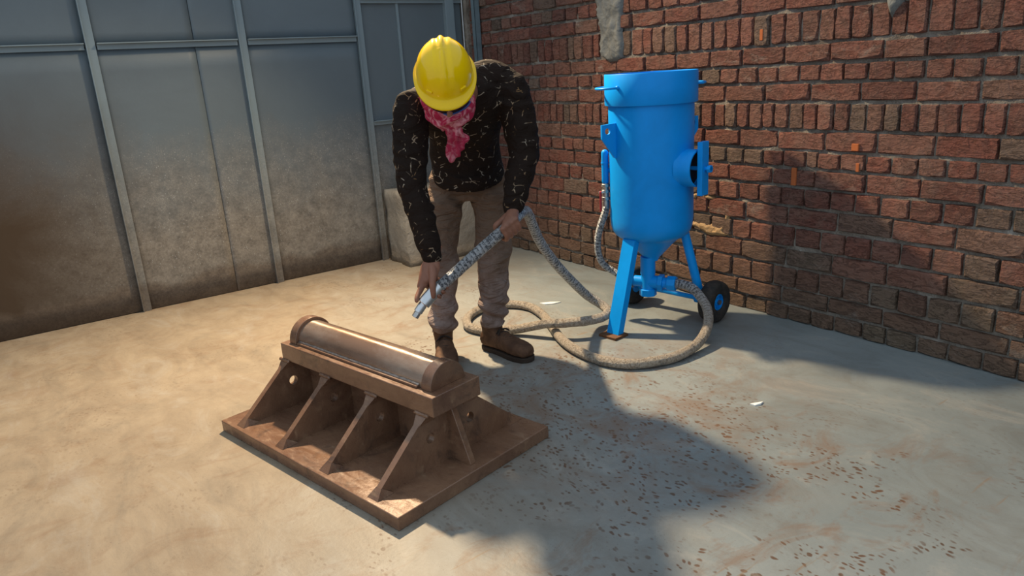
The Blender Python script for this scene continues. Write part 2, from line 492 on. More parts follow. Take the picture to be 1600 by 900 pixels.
def holed_plate(bm, poly, hole, rad, to3d, off, n=20):
    """2D convex polygon with a round hole; to3d maps (p,q) to a Vector, off is the thickness vector"""
    hx, hy = hole
    angs = [2*math.pi*i/n for i in range(n)] + [math.atan2(q-hy, p-hx) % (2*math.pi) for p, q in poly]
    angs = sorted(set(round(a, 5) for a in angs))
    def cast(a):
        dx, dy = math.cos(a), math.sin(a); best = 1e9
        for i in range(len(poly)):
            (x1, y1), (x2, y2) = poly[i], poly[(i+1) % len(poly)]
            ex, ey = x2-x1, y2-y1
            den = dx*ey - dy*ex
            if abs(den) < 1e-9: continue
            t = ((x1-hx)*ey - (y1-hy)*ex)/den; s_ = ((x1-hx)*dy - (y1-hy)*dx)/den
            if t > 0 and -1e-4 <= s_ <= 1.0001: best = min(best, t)
        return hx+dx*best, hy+dy*best
    outer = [cast(a) for a in angs]
    inner = [(hx+rad*math.cos(a), hy+rad*math.sin(a)) for a in angs]
    L = []
    for o_ in (Vector((0, 0, 0)), off):
        L.append(([bm.verts.new(to3d(*p)+o_) for p in outer], [bm.verts.new(to3d(*p)+o_) for p in inner]))
    k = len(angs)
    for i in range(k):
        j = (i+1) % k
        for (o_, q) in L: bm.faces.new((o_[i], o_[j], q[j], q[i]))
        bm.faces.new((L[0][0][i], L[0][0][j], L[1][0][j], L[1][0][i]))
        bm.faces.new((L[0][1][i], L[0][1][j], L[1][1][j], L[1][1][i]))

# ------------------------------------------------------------------ floor
bm = bmesh.new()
box(bm, (-4.5, -3.5, -.1), (XB+.25, YM+.25, 0))
tag(finish('floor', bm, 'floor'), 'grey concrete floor with tan areas and rust-brown boot prints', kind='structure')

# ------------------------------------------------------------------ brick wall
ZB = [0, .074, .153, .254, .346, .444, .536, .624, .708, .785, .872, .989, 1.071, 1.147, 1.229, 1.364, 1.445, 1.525, 1.61, 1.69, 1.775, 1.855, 1.94, 2.06, 2.14, 2.22, 2.3]
KIND = 'HSHSHSHSHSRSHSRSHSHSHSRSHS'
JOINT = {
0: [0.941, 1.06, 1.184, 1.303, 1.428, 1.53, 1.662, 1.772, 1.891, 2.006, 2.127],
1: [0.98, 1.224, 1.449, 1.697, 1.933, 2.172],
2: [1.034, 1.154, 1.278, 1.393, 1.511, 1.629, 1.745, 1.857, 1.978, 2.097, 2.213, 2.33],
3: [0.969, 1.211, 1.448, 1.69, 1.918, 2.158],
4: [1.043, 1.163, 1.278, 1.401, 1.522, 1.633, 1.748, 1.878, 1.988, 2.108, 2.22, 2.343],
5: [1.202, 1.441, 1.679, 1.916, 2.144],
6: [1.025, 1.146, 1.259, 1.381, 1.501, 1.605, 1.716, 1.837, 1.953, 2.069, 2.187, 2.305],
7: [1.127, 1.348, 1.567, 1.791, 2.008, 2.243],
8: [1.057, 1.157, 1.262, 1.366, 1.47, 1.574, 1.682, 1.784, 1.839, 1.953, 2.059, 2.165, 2.262, 2.36, 3.198, 3.294, 3.393, 3.484, 3.603, 3.714],
9: [1.095, 1.312, 1.534, 1.76, 1.987, 2.193, 3.273, 3.503],
10: [1.084, 1.158, 1.232, 1.309, 1.383, 1.449, 1.513, 1.586, 1.656, 1.725, 1.798, 1.862, 1.937, 2.008, 2.068, 2.14, 2.207, 2.277, 2.341, 3.08, 3.143, 3.208, 3.269, 3.343, 3.413, 3.473, 3.534, 3.596, 3.66, 3.732, 3.792],
11: [1.179, 1.399, 1.616, 1.841, 2.062, 2.28, 3.129, 3.333, 3.546, 3.746],
12: [1.071, 1.177, 1.276, 1.374, 1.488, 1.591, 1.691, 1.796, 1.894, 1.999, 2.103, 2.207, 2.309, 3.129, 3.217, 3.329, 3.424, 3.522, 3.621, 3.698, 3.803],
13: [1.138, 1.372, 1.535, 1.757, 1.97, 2.189, 2.371, 2.584, 2.796, 3.004, 3.181, 3.393, 3.547, 3.634, 3.763],
14: [1.138, 1.21, 1.294, 1.381, 1.457, 1.517, 1.593, 1.674, 1.743, 1.814, 1.896, 1.972, 2.048, 2.128, 2.201, 2.281, 2.356, 2.428, 2.507, 2.578, 2.658, 2.739, 2.808, 2.896, 3.14, 3.193, 3.274, 3.352, 3.409, 3.48, 3.558, 3.632, 3.702, 3.78, 3.84, 3.909, 3.978, 4.058],
15: [1.751, 1.978, 2.206, 2.432, 2.662, 2.89, 3.147, 3.34, 3.563, 3.772, 3.99, 4.202],
16: [2.675, 2.775, 3.149, 3.217, 3.32, 3.427, 3.539, 3.642, 3.751, 3.856, 3.965, 4.072, 4.29],
17: [3.724, 3.955, 4.193]}
Y0, Y1 = -2.2, 4.44
PITCHES = {'S': .232, 'H': .113, 'R': .074}
def course_joints(i):
    pt = PITCHES[KIND[i]]
    js = sorted(JOINT.get(i, [2.0 + rnd.uniform(0, pt)]))
    full = [js[0]]
    for a, b in zip(js, js[1:]):          # fill untraced stretches at the usual pitch
        k = max(1, round((b-a)/pt))
        if b-a < pt*1.75: k = 1
        for q in range(1, k): full.append(a + (b-a)*q/k + rnd.uniform(-.05, .05)*pt)
        full.append(b)
    while full[0] > Y0: full.insert(0, full[0] - pt*rnd.uniform(.94, 1.06))
    while full[-1] < Y1: full.append(full[-1] + pt*rnd.uniform(.92, 1.06))
    full[-1] = Y1
    if full[-1]-full[-2] < .03: full.pop(-2)
    return full
# backing of mortar, rough surface a little behind the brick faces
def rough_sheet(bm, y0, y1, z0, z1, step, xf):
    ny, nz = int((y1-y0)/step), int((z1-z0)/step)
    g = [[bm.verts.new((xf((y0+(y1-y0)*i/ny), (z0+(z1-z0)*k/nz)), y0+(y1-y0)*i/ny, z0+(z1-z0)*k/nz)) for k in range(nz+1)] for i in range(ny+1)]
    for i in range(ny):
        for k in range(nz):
            bm.faces.new((g[i][k], g[i+1][k], g[i+1][k+1], g[i][k+1]))
bm = bmesh.new()
def mortar_x(yy, zz):
    n1 = noise.noise(Vector((yy*9, zz*12, 3.1))); n2 = noise.noise(Vector((yy*31, zz*38, 1.7)))
    return XB + .010 - n1*.009 - n2*.006
rough_sheet(bm, .4, Y1, 0, 2.3, .0125, mortar_x)
box(bm, (XB+.035, Y0, -.05), (XB+.26, YM+.2, 2.3))
box(bm, (XB+.012, Y0, 0), (XB+.04, .4, 2.3))
wall_right = finish('wall_right', bm, 'mortar', smooth=False, fix=False)
tag(wall_right, 'rough red brick wall with ragged grey mortar joints', kind='structure')

NOMINAL = {'S': (.222, .07), 'H': (.105, .07), 'R': (.066, .115)}
def brick_mesh(seed, kind):
    """unit brick: face towards -x, width 1 along y, height 1 along z; ragged arrises"""
    r = random.Random(seed)
    bm = bmesh.new()
    W_, H_ = NOMINAL[kind]
    base = [(-.5, -.5), (-.17, -.5), (.17, -.5), (.5, -.5), (.5, 0), (.5, .5), (.17, .5), (-.17, .5), (-.5, .5), (-.5, 0)]
    def ring(x, ins, jy, jz):
        out = []
        for (a, b) in base:
            corner = abs(a) == .5 and abs(b) == .5
            k = r.choice((1.2, 1.8, 2.4, 3.4)) if corner else 1
            out.append(Vector((x + r.uniform(-.0006, .0006), a*(1-2*ins[0]*k) + r.uniform(-jy, jy), b*(1-2*ins[1]*k) + r.uniform(-jz, jz))))
        return out
    iy, iz = {'S': (.014, .05), 'H': (.03, .05), 'R': (.045, .032)}[kind]
    R0 = ring(.03, (0, 0), 0, 0)
    R1 = ring(.001, (iy*.25, iz*.25), iy*.3, iz*.35)
    R2 = ring(-.006, (iy, iz), iy*.8, iz*.8)
    vs = rings_to_mesh(bm, [R0, R1, R2], True, False)
    ctr = bm.verts.new((-.0063 + r.uniform(-.0004, .0004), r.uniform(-.1, .1), r.uniform(-.1, .1)))
    for i in range(len(base)): bm.faces.new((vs[2][i], vs[2][(i+1) % len(base)], ctr))
    for v in bm.verts: v.co.y *= W_; v.co.z *= H_
    bmesh.ops.recalc_face_normals(bm, faces=bm.faces)
    me = bpy.data.meshes.new('brick'); bm.to_mesh(me); bm.free()
    me.materials.append(M['brick'])
    for p in me.polygons: p.use_smooth = True
    me.set_sharp_from_angle(angle=math.radians(25))
    return me
BM = {k: [brick_mesh(ord(k)*100+i, k) for i in range(14)] for k in 'SHR'}
def view_area(y0, y1, z0, z1):
    q = []
    for (yy, zz) in ((y0, z0), (y1, z0), (y1, z1), (y0, z1)):
        d = Vector((XB, yy, zz)) - Vector((0, 0, CAM_H)); w = d.dot(fw)
        if w < .2: return 0
        q.append((min(max(800+FPX*d.dot(rt)/w, 0), 1600), min(max(450-FPX*d.dot(up)/w, 0), 900)))
    return abs(sum(q[i][0]*q[(i+1) % 4][1] - q[(i+1) % 4][0]*q[i][1] for i in range(4)))/2
cells = []
HOLES = [(2.952, 3.135, 1.23, 1.60)]          # bricks hidden under the cement patch stay out of it
for i, k in enumerate(KIND):
    js = course_joints(i)
    for a, b in zip(js, js[1:]):
        if b-a < .025: continue
        g = .0035 if k == 'R' else .004
        z0 = ZB[i] + (.002 if i == 0 else .006) ; z1 = ZB[i+1] - .006
        if any(a > h[0]-.02 and b < h[1]+.03 and z0 > h[2]-.06 and z1 < h[3]+.05 for h in HOLES): continue
        cells.append((view_area(a, b, z0, z1), a+g, b-g, z0 + rnd.uniform(-.003, .003), z1 + rnd.uniform(-.003, .003), k))
cells.sort(key=lambda t: -t[0])
def brick_matrix(cell):
    _, a, b, z0, z1, k = cell
    t = Matrix.Translation((XB + rnd.uniform(-.006, .006), (a+b)/2, (z0+z1)/2))
    rot = Matrix.Rotation(rnd.uniform(-.014, .014), 4, 'X') @ Matrix.Rotation(rnd.uniform(-.03, .03), 4, 'Z')
    fl_ = rnd.choice((1, -1))
    return t @ rot @ Matrix.Diagonal((rnd.uniform(.8, 1.25), (b-a)/NOMINAL[k][0], (z1-z0)/NOMINAL[k][1], 1))
for cell in cells[:300]:
    o = bpy.data.objects.new('brick', rnd.choice(BM[cell[5]]))
    COL.objects.link(o)
    o.parent = wall_right
    o.matrix_local = brick_matrix(cell)
bm = bmesh.new()
tl = bm.faces.layers.float.new('tint')
for cell in cells[300:]:
    n0 = len(bm.faces)
    src = rnd.choice(BM[cell[5]])
    mt = brick_matrix(cell)
    vs = [bm.verts.new(mt @ v.co) for v in src.vertices]
    tv = rnd.random()
    for p in src.polygons:
        f = bm.faces.new([vs[j] for j in p.vertices]); f[tl] = tv; f.smooth = False
o = finish('bricks', bm, 'brick', wall_right, fix=False)
tag(o, kind='stuff')

# cement patches and a sandy smear, lumps with real thickness on the brick faces
def patch(name, outline, mat, depth, seed, cell=.008):
    ys = [p[0] for p in outline]; zs = [p[1] for p in outline]
    def inside(yy, zz):
        c_ = False; n = len(outline)
        for i in range(n):
            (y1, z1), (y2, z2) = outline[i], outline[(i+1) % n]
            if (z1 > zz) != (z2 > zz) and yy < (y2-y1)*(zz-z1)/(z2-z1)+y1: c_ = not c_
        return c_
    def dist(yy, zz):
        best = 9
        for i in range(len(outline)):
            a = Vector(outline[i]); b = Vector(outline[(i+1) % len(outline)]); p = Vector((yy, zz))
            t = max(0, min(1, (p-a).dot(b-a)/max((b-a).length_squared, 1e-9)))
            best = min(best, (p-(a+(b-a)*t)).length)
        return best
    bm = bmesh.new(); grid = {}
    ny = int((max(ys)-min(ys))/cell)+2; nz = int((max(zs)-min(zs))/cell)+2
    def vert(i, k):
        if (i, k) not in grid:
            yy, zz = min(ys)+i*cell, min(zs)+k*cell
            d = dist(yy, zz) if inside(yy, zz) else 0
            h = min(1, d/.02)**.6
            nn = noise.noise(Vector((yy*24, zz*18, seed))) + .6*noise.noise(Vector((yy*70, zz*55, seed+4)))
            grid[(i, k)] = bm.verts.new((XB + .014 - (depth + .014)*h*(1 + .35*nn), yy + .004*nn, zz + .004*nn))
        return grid[(i, k)]
    for i in range(ny):
        for k in range(nz):
            cy, cz = min(ys)+(i+.5)*cell, min(zs)+(k+.5)*cell
            w = .01*noise.noise(Vector((cy*40, cz*40, seed+9)))
            if inside(cy+w, cz+w): bm.faces.new((vert(i, k), vert(i+1, k), vert(i+1, k+1), vert(i, k+1)))
    return finish(name, bm, mat, wall_right, smooth=True)
o = patch('cement_patch', [(2.955, 1.22), (3.0, 1.205), (3.06, 1.2), (3.11, 1.23), (3.135, 1.3), (3.13, 1.38), (3.15, 1.48), (3.16, 1.6), (2.93, 1.6), (2.945, 1.47), (2.95, 1.36), (2.94, 1.29)], 'cement', .024, 2)
o['label'] = 'rough grey cement patch'
o = patch('cement_patch', [(1.475, 1.345), (1.495, 1.325), (1.515, 1.29), (1.54, 1.34), (1.55, 1.4), (1.56, 1.45), (1.46, 1.45), (1.47, 1.39)], 'cement', .024, 5)
o['label'] = 'small grey cement drip'
o = patch('sand_mortar_smear', [(2.21, .35), (2.26, .372), (2.25, .395), (2.235, .44), (2.235, .465), (2.3, .478), (2.38, .488), (2.48, .49), (2.48, .47), (2.38, .468), (2.27, .452), (2.262, .405), (2.30, .398), (2.36, .405), (2.44, .405), (2.50, .398), (2.50, .37), (2.43, .355), (2.36, .33), (2.29, .338)], 'sand', .012, 7, .006)
o['label'] = 'tan sandy mortar smear'
o = patch('sand_mortar_smear', [(2.30, .52), (2.36, .545), (2.44, .55), (2.50, .545), (2.50, .51), (2.44, .5), (2.42, .525), (2.36, .51)], 'sand', .01, 11, .006)
o['label'] = 'small tan sandy mortar smear'

boxobj('paint_mark', (XB-.0125, 1.879, 0.632), (XB-.002, 1.902, 0.710), 'orange_paint', wall_right, .002)
boxobj('paint_mark', (XB-.0125, 2.076, 1.255), (XB-.002, 2.092, 1.302), 'orange_paint', wall_right, .002)
boxobj('paint_mark', (XB-.0125, 1.602, 0.797), (XB-.002, 1.632, 0.826), 'orange_paint', wall_right, .002)
boxobj('paint_mark', (XB-.0125, 1.593, 0.713), (XB-.002, 1.607, 0.748), 'orange_paint', wall_right, .002)

# ------------------------------------------------------------------ sheet metal wall
bm = bmesh.new()
box(bm, (-3.6, YM+.03, -.02), (2.9, YM+.06, 2.3))
wall_back = tag(finish('wall_back', bm, 'sheet'), 'tall blue-grey sheet metal wall, dusty and speckled low down', kind='structure')
posts = [-1.0, -.23, .555, 1.333, 2.07]
sheets = [(-3.5, -2.56), (-2.56, -1.75), (-1.75, -1.0), (-1.0, -.23), (-.23, .555), (.555, 1.07), (1.07, 1.333), (1.333, 2.07)]
for k, (a, b) in enumerate(sheets):
    for z0, z1 in ((0.004, 1.438), (1.442, 2.3)):
        yo = .004*(k % 2)
        bm = bmesh.new()
        n = 12
        g = []
        for i in range(n+1):
            row = []
            for j in range(n+1):
                xx = a + .001 + (b-a-.002)*i/n; zz = z0 + (z1-z0)*j/n
                bow = .004*noise.noise(Vector((xx*1.7, zz*1.9, k*3.3)))
                row.append(bm.verts.new((xx, YM + .012 + yo + bow, zz)))
            g.append(row)
        for i in range(n):
            for j in range(n): bm.faces.new((g[i][j], g[i][j+1], g[i+1][j+1], g[i+1][j]))
        o = finish('sheet_panel', bm, 'sheet', wall_back, smooth=True, fix=False)
        s_ = o.modifiers.new('thick', 'SOLIDIFY'); s_.thickness = .003; s_.offset = -1
def angle_bar(name, p0, p1, w, d, parent, mat='frame', y=YM, lean=1):
    """angle iron: one leg flat on the sheet, one leg standing out towards the room"""
    bm = bmesh.new()
    (x0, z0), (x1, z1) = p0, p1
    if abs(x1-x0) < abs(z1-z0):
        box(bm, (x0-w/2, y-.004, z0), (x0+w/2, y+.008, z1)); box(bm, (x0-w/2*lean, y-d, z0), (x0-w/2*lean+.006*lean, y, z1))
    else:
        box(bm, (x0, y-.003, z0-w/2), (x1, y+.008, z0+w/2)); box(bm, (x0, y-d, z0+w/2-.006), (x1, y, z0+w/2))
    return finish(name, bm, mat, parent, bevel=.001)
for p in posts:
    angle_bar('post', (p, 0), (p, 2.3), .046, .016, wall_back)
for a, b in zip([-3.5]+posts, posts):
    angle_bar('rail', (a+.03, 1.445), (b-.03, 1.445), .034, .022, wall_back)
# narrow door bay between last post and the corner
for (a, b, z0, z1) in ((2.10, 2.345, .93, 1.655), (2.355, 2.70, .93, 1.655), (2.10, 2.70, .0, .905), (2.10, 2.70, 1.68, 2.3)):
    o = boxobj('door_panel', (a, YM+.018, z0), (b, YM+.024, z1), 'sheet', wall_back, .001)
angle_bar('rail', (2.095, 1.668), (2.86, 1.668), .03, .02, wall_back)
angle_bar('rail', (2.095, .918), (2.70, .918), .028, .02, wall_back)
boxobj('door_bar', (2.342, YM+.004, .93), (2.358, YM+.022, 1.655), 'frame', wall_back, .001)
boxobj('door_post', (2.70, YM-.02, 0), (2.765, YM+.03, 2.3), 'frame', wall_back, .002)
boxobj('door_panel', (2.765, YM+.02, 0), (2.84, YM+.03, 2.3), 'sheet', wall_back, .001)
cylobj('door_rod', (2.835, YM-.01, 0.5), (2.835, YM-.01, 2.3), .006, 'galvanised', wall_back)
# strip of rough render between the sheet wall and the first bricks, with the steel angle in front of it
bm = bmesh.new(); box(bm, (2.845, YM-.045, 0), (2.93, YM+.05, 2.3))
tag(finish('trim_1', bm, 'mortar'), 'rough render strip in the corner beside the brick wall', kind='structure')
bm = bmesh.new()
box(bm, (2.822, 4.29, 0.5), (2.826, 4.33, 2.3)); box(bm, (2.822, 4.29, .5), (2.862, 4.295, 2.3))
tag(finish('trim_2', bm, 'corner_steel', bevel=.001), 'blue-grey steel angle upright at the end of the brick wall', kind='structure')

# ------------------------------------------------------------------ concrete plinth in the corner
bm = bmesh.new()
box(bm, (2.10, 4.16, 0), (2.865, 4.452, .49))
bmesh.ops.subdivide_edges(bm, edges=bm.edges, cuts=11, use_grid_fill=True)
for v in bm.verts:
    n_ = noise.noise_vector(v.co*7)*.012 + noise.noise_vector(v.co*22)*.006
    if v.co.z < .02: n_ = Vector((n_.x*2-.012*(v.co.x < 2.2), n_.y*2 - .02*(v.co.y < 4.2), 0))
    if v.co.z > .47: n_ += Vector((.012*(v.co.x < 2.12), .012*(v.co.y < 4.18), -.006))
    if v.co.y > 4.44: n_.y = 0
    v.co += n_
    v.co.z = max(v.co.z, 0)
tag(finish('concrete_plinth', bm, 'plinth', smooth=True), 'low rough concrete plinth in the corner behind the worker', 'plinth')
# sheet offcut leaning on the plinth top
t_ = empty('metal_offcut', (2.28, 4.40, .487))
extr = bmesh.new(); extrude_poly(extr, [Vector((-.07, 0, 0)), Vector((.13, 0, 0)), Vector((.11, .03, .13)), Vector((-.05, .03, .12))], Vector((0, .006, 0)))
finish('board', extr, 'plywood_scrap', t_)
extr = bmesh.new(); extrude_poly(extr, [Vector((-.01, .022, .11)), Vector((.09, .022, .11)), Vector((.09, .04, .27)), Vector((.05, .04, .27))], Vector((0, .004, 0)))
finish('blade', extr, 'galvanised', t_)
tag(t_, 'dark board with a bright metal offcut standing on the plinth', 'offcut')

# ------------------------------------------------------------------ saddle bearing weldment
SA = math.radians(-77.7)
sad = tag(empty('steel_saddle', (.909, 2.179, 0), SA), 'heavy brown steel saddle with ribbed base plate and half-round top', 'steel fabrication')
def SV(a, b, z): return Vector((a, b, z))
boxobj('base_plate', (-.502, -.328, 0), (.502, .328, .042), 'rust', sad, .003)
TOPZ0, TOPZ1 = .226, .29
o = boxobj('top_block', (-.408, -.1, TOPZ0), (.424, .1, TOPZ1), 'rust', sad, .003)
RIBS = [-.392, -.134, .124, .37]
T = .022
for a in RIBS:
    for s_ in (-1, 1):
        bm = bmesh.new()
        poly = [(.004*s_, .042), (.302*s_, .042), (.302*s_, .052), (.094*s_, TOPZ0), (.004*s_, TOPZ0)]
        holed_plate(bm, poly, (.085*s_, .142), .017, lambda p, q: Vector((a-T/2, p, q)), Vector((T, 0, 0)))
        # flared weld at the head of the rib
        for w_, yy0, yy1, zz in ((.05, .07, .098, .225), ):
            vs = [Vector((a-w_/2, s_*.1, zz)), Vector((a+w_/2, s_*.1, zz)), Vector((a+T/2+.001, s_*.128, .196)), Vector((a-T/2-.001, s_*.128, .196))]
            ins = [Vector((v.x, s_*.06, v.z)) for v in vs]
            A_ = [bm.verts.new(v) for v in vs]; B_ = [bm.verts.new(v) for v in ins]
            bm.faces.new(A_); bm.faces.new(B_[::-1])
            for i in range(4): bm.faces.new((A_[i], A_[(i+1) % 4], B_[(i+1) % 4], B_[i]))
        # toe weld on the plate
        vs = [Vector((a-.024, s_*.312, .0425)), Vector((a+.024, s_*.312, .0425)), Vector((a+T/2, s_*.285, .068)), Vector((a-T/2, s_*.285, .068))]
        ins = [Vector((v.x*1, s_*.25, .0425)) for v in vs]
        A_ = [bm.verts.new(v) for v in vs]; B_ = [bm.verts.new(v) for v in ins[:2]]
        bm.faces.new(A_); bm.faces.new((A_[0], A_[3], B_[0])); bm.faces.new((A_[1], B_[1], A_[2])); bm.faces.new((A_[2], B_[1], B_[0], A_[3]))
        finish('rib', bm, 'rust', sad)
bm = bmesh.new()
extrude_poly(bm, [SV(-.47, -T/2, .042), SV(.47, -T/2, .042), SV(.466, -T/2, .056), SV(.40, -T/2, TOPZ0), SV(-.40, -T/2, TOPZ0), SV(-.466, -T/2, .056)], Vector((0, T, 0)))
finish('web', bm, 'rust', sad, bevel=.002)
def half_round(name, a0, a1, r, mat, zb=TOPZ1, skirt=0.0, n=32, r_in=None):
    bm = bmesh.new()
    prof = [(-r, -.0), ] + [(-r*math.cos(math.pi*i/n), r*math.sin(math.pi*i/n)*1.0 + skirt) for i in range(n+1)] + [(r, 0)]
    if r_in:
        prof += [(r_in, 0)] + [(r_in*math.cos(math.pi*i/n), r_in*math.sin(math.pi*i/n) + skirt) for i in range(n+1)] + [(-r_in, 0)]
    extrude_poly(bm, [SV(a0, p, zb+q) for p, q in prof], Vector((a1-a0, 0, 0)))
    return sharp(finish(name, bm, mat, sad, bevel=.0015), 35)
half_round('half_cylinder', -.34, .36, .066, 'roller', skirt=.004)
half_round('end_arch', -.375, -.335, .079, 'rust', skirt=.003)
half_round('end_arch', .345, .388, .072, 'rust', skirt=.003)
for s_ in (-1, 1):
    boxobj('seat_strip', (-.33, min(s_*.06, s_*.078), TOPZ1), (.33, max(s_*.06, s_*.078), TOPZ1+.008), 'rust', sad, .002)
    bm = bmesh.new()
    tube(bm, [(-.33+.02*i, s_*.0665, TOPZ1+.009) for i in range(34)], .0055, 8, 2, rfun=lambda L_, t_, r_: r_*(1+.35*noise.noise(Vector((L_*90, t_, 2)))))
    finish('weld_bead', bm, 'weld_bead', sad, smooth=True)
for a in RIBS[:]:
    for s_ in (-1, 1):
        bm = bmesh.new()
        tube(bm, [(a-.03+.01*i, s_*.1015, TOPZ0-.001) for i in range(7)], .006, 8, 2, rfun=lambda L_, t_, r_: r_*(1+.4*noise.noise(Vector((L_*120+a*50, t_, 5)))))
        finish('weld_bead', bm, 'rust', sad, smooth=True)

# ------------------------------------------------------------------ blast pot
PC = (2.434, 2.331)
pot = tag(empty('blast_pot', (*PC, 0), math.radians(-46.1)), 'tall blue abrasive blasting pot on a leg and two wheels', 'blast pot')
bm = bmesh.new()
lathe(bm, [(.03, .30), (.036, .315), (.055, .335), (.10, .385), (.118, .402), (.13, .412), (.15, .421), (.167, .434), (.179, .452), (.186, .476), (.189, .51), (.189, 1.02), (.187, 1.045), (.15, 1.06), (.08, 1.05), (.05, 1.04)], 64)
sharp(finish('tank', bm, 'blue_paint', pot), 50)
bm = bmesh.new()
n = 64
rings = [[Vector((r*math.cos(t), r*math.sin(t), z)) for t in [2*math.pi*i/n for i in range(n)]] for r, z in ((.2025, 1.02), (.204, 1.023), (.204, 1.15), (.202, 1.153), (.199, 1.153), (.198, 1.15), (.198, 1.03), (.189, 1.02))]
vs = rings_to_mesh(bm, rings, True, False)
for i in range(n): bm.faces.new((vs[-1][i], vs[-1][(i+1) % n], vs[0][(i+1) % n], vs[0][i]))
sharp(finish('top_collar', bm, 'blue_paint', pot), 35)
for s_ in (1, -1):
    bm = bmesh.new()
    tube(bm, [(-s_*.139, -s_*.148, 1.098), (-s_*.165, -s_*.165, 1.097), (-s_*.205, -s_*.15, 1.096), (-s_*.232, -s_*.10, 1.096), (-s_*.235, -s_*.03, 1.096), (-s_*.222, s_*.02, 1.096), (-s_*.2, s_*.025, 1.096)], .0055, 10, 5)
    h_ = finish('handle', bm, 'blue_paint', pot, smooth=True)
    bm = bmesh.new(); ellipsoid(bm, (-s_*.14, -s_*.15, 1.098), .009, .009, .009, n=12, m_=8)
    finish('weld', bm, 'blue_paint', h_, smooth=True)
    # lifting lug
    dx_, dy_ = -s_*.81, -s_*.587
    nx, ny = -dy_, dx_
    bm = bmesh.new()
    holed_plate(bm, [(.186, .95), (.262, .945), (.262, .885), (.20, .80), (.186, .795)], (.232, .917), .0135, lambda p, q: Vector((dx_*p - nx*.005, dy_*p - ny*.005, q)), Vector((nx*.01, ny*.01, 0)))
    finish('lifting_lug', bm, 'blue_paint', pot, bevel=.001)
# inspection port
PD_ = Vector((.84, -.543, 0)).normalized(); PZ = .742
pm_ = Matrix.Translation((0, 0, PZ)) @ PD_.to_track_quat('Z', 'Y').to_matrix().to_4x4()
bm = bmesh.new()
n = 40
rings = [[pm_ @ Vector((r*math.cos(t), r*math.sin(t), z)) for t in [2*math.pi*i/n for i in range(n)]] for r, z in ((.094, .168), (.086, .176), (.082, .19), (.081, .238), (.079, .24), (.074, .24), (.073, .238), (.073, .15))]
rings_to_mesh(bm, rings, True, False)
port = sharp(finish('inspection_port', bm, 'blue_paint', pot, fix=False), 50)
bm = bmesh.new(); cyl(bm, pm_ @ Vector((0, 0, .196)), pm_ @ Vector((0, 0, .204)), .073, n=36)
finish('port_cover', bm, 'black_void', port)
cylobj('port_bolt', pm_ @ Vector((0, 0, .2)), pm_ @ Vector((0, 0, .30)), .009, 'blue_paint', port)
cylobj('port_nut', pm_ @ Vector((0, 0, .284)), pm_ @ Vector((0, 0, .30)), .017, 'blue_paint', port, n=6, bevel=.001)
bz = PD_.copy(); bx_ = Vector((0, 0, 1)).cross(bz).normalized()
bmx = Matrix((bx_, Vector((0, 0, 1)), bz)).transposed().to_4x4(); bmx.translation = Vector((0, 0, PZ)) + PD_*.26
boxobj('clamp_bar', (-.028, -.115, -.012), (.028, .115, .012), 'blue_paint', port, .0015, bmx)
# front leg with foot plate
leg_t, leg_b = Vector((-.098, -.125, .43)), Vector((-.175, -.223, .012))
bm = bmesh.new()
wd = Vector((.787, -.617, 0)); od = Vector((-.617, -.787, 0))
def quadbox(bm, top, bot, w, d0, d1):
    pts = []
    for c_ in (top, bot):
        for sw in (-1, 1):
            for dd_ in (d0, d1): pts.append(bm.verts.new(c_ + wd*sw*w + od*dd_))
    for f in ((0, 1, 3, 2), (4, 6, 7, 5), (0, 4, 5, 1), (2, 3, 7, 6), (0, 2, 6, 4), (1, 5, 7, 3)): bm.faces.new([pts[i] for i in f])
quadbox(bm, leg_t, leg_b, .034, 0, .007)
for sgn in (-1, 1):
    quadbox(bm, leg_t + wd*sgn*.031, leg_b + wd*sgn*.031, .003, -.03, .0)
leg = finish('front_leg', bm, 'blue_paint', pot, bevel=.001)
fm = Matrix.Translation((leg_b.x, leg_b.y, 0)) @ Matrix.Rotation(math.atan2(wd.y, wd.x), 4, 'Z')
boxobj('foot_plate', (-.05, -.045, 0), (.05, .045, .012), 'rusty_foot', leg, .001, fm)
# axle, wheels and raking rear legs
AX = Vector((.80, -.60, 0)); MID = Vector((.0965, .1235, .1))
cylobj('axle', MID - AX*.262, MID + AX*.262, .012, 'blue_paint', pot)
for s_ in (1, -1):
    ctr = MID + AX*s_*.238
    top = Vector((.075, .062, .425)) + AX*s_*.095
    rl = cylobj('rear_leg', top, MID + AX*s_*.165 + Vector((0, 0, .005)), .021, 'blue_paint', pot)
    cylobj('axle_sleeve', MID + AX*s_*.14, MID + AX*s_*.19, .023, 'blue_paint', rl)
    wm = Matrix.Translation(ctr) @ (AX*s_).to_track_quat('Z', 'Y').to_matrix().to_4x4()
    wh = empty('wheel'); wh.parent = pot
    bm = bmesh.new()
    n = 44
    prof = [(.038, -.024), (.048, -.033), (.082, -.036), (.094, -.028), (.0985, -.015), (.1, 0), (.0985, .015), (.094, .028), (.082, .036), (.048, .033), (.038, .024), (.034, .0)]
    vs = rings_to_mesh(bm, [[wm @ Vector((r*math.cos(t), r*math.sin(t), z)) for t in [2*math.pi*i/n for i in range(n)]] for r, z in prof], True, False)
    for i in range(n): bm.faces.new((vs[-1][i], vs[-1][(i+1) % n], vs[0][(i+1) % n], vs[0][i]))
    sharp(finish('tyre', bm, 'tyre_rubber', wh), 50)
    bm = bmesh.new()
    lathe(bm, [(.014, -.02), (.036, -.025), (.04, -.02), (.04, .024), (.034, .027), (.031, .010), (.022, .008), (.018, .02), (.01, .022)], 36, wm)
    sharp(finish('rim', bm, 'blue_paint', wh), 35)
    cylobj('hub_nut', wm @ Vector((0, 0, .02)), wm @ Vector((0, 0, .034)), .012, 'bolt_steel', wh, n=6)
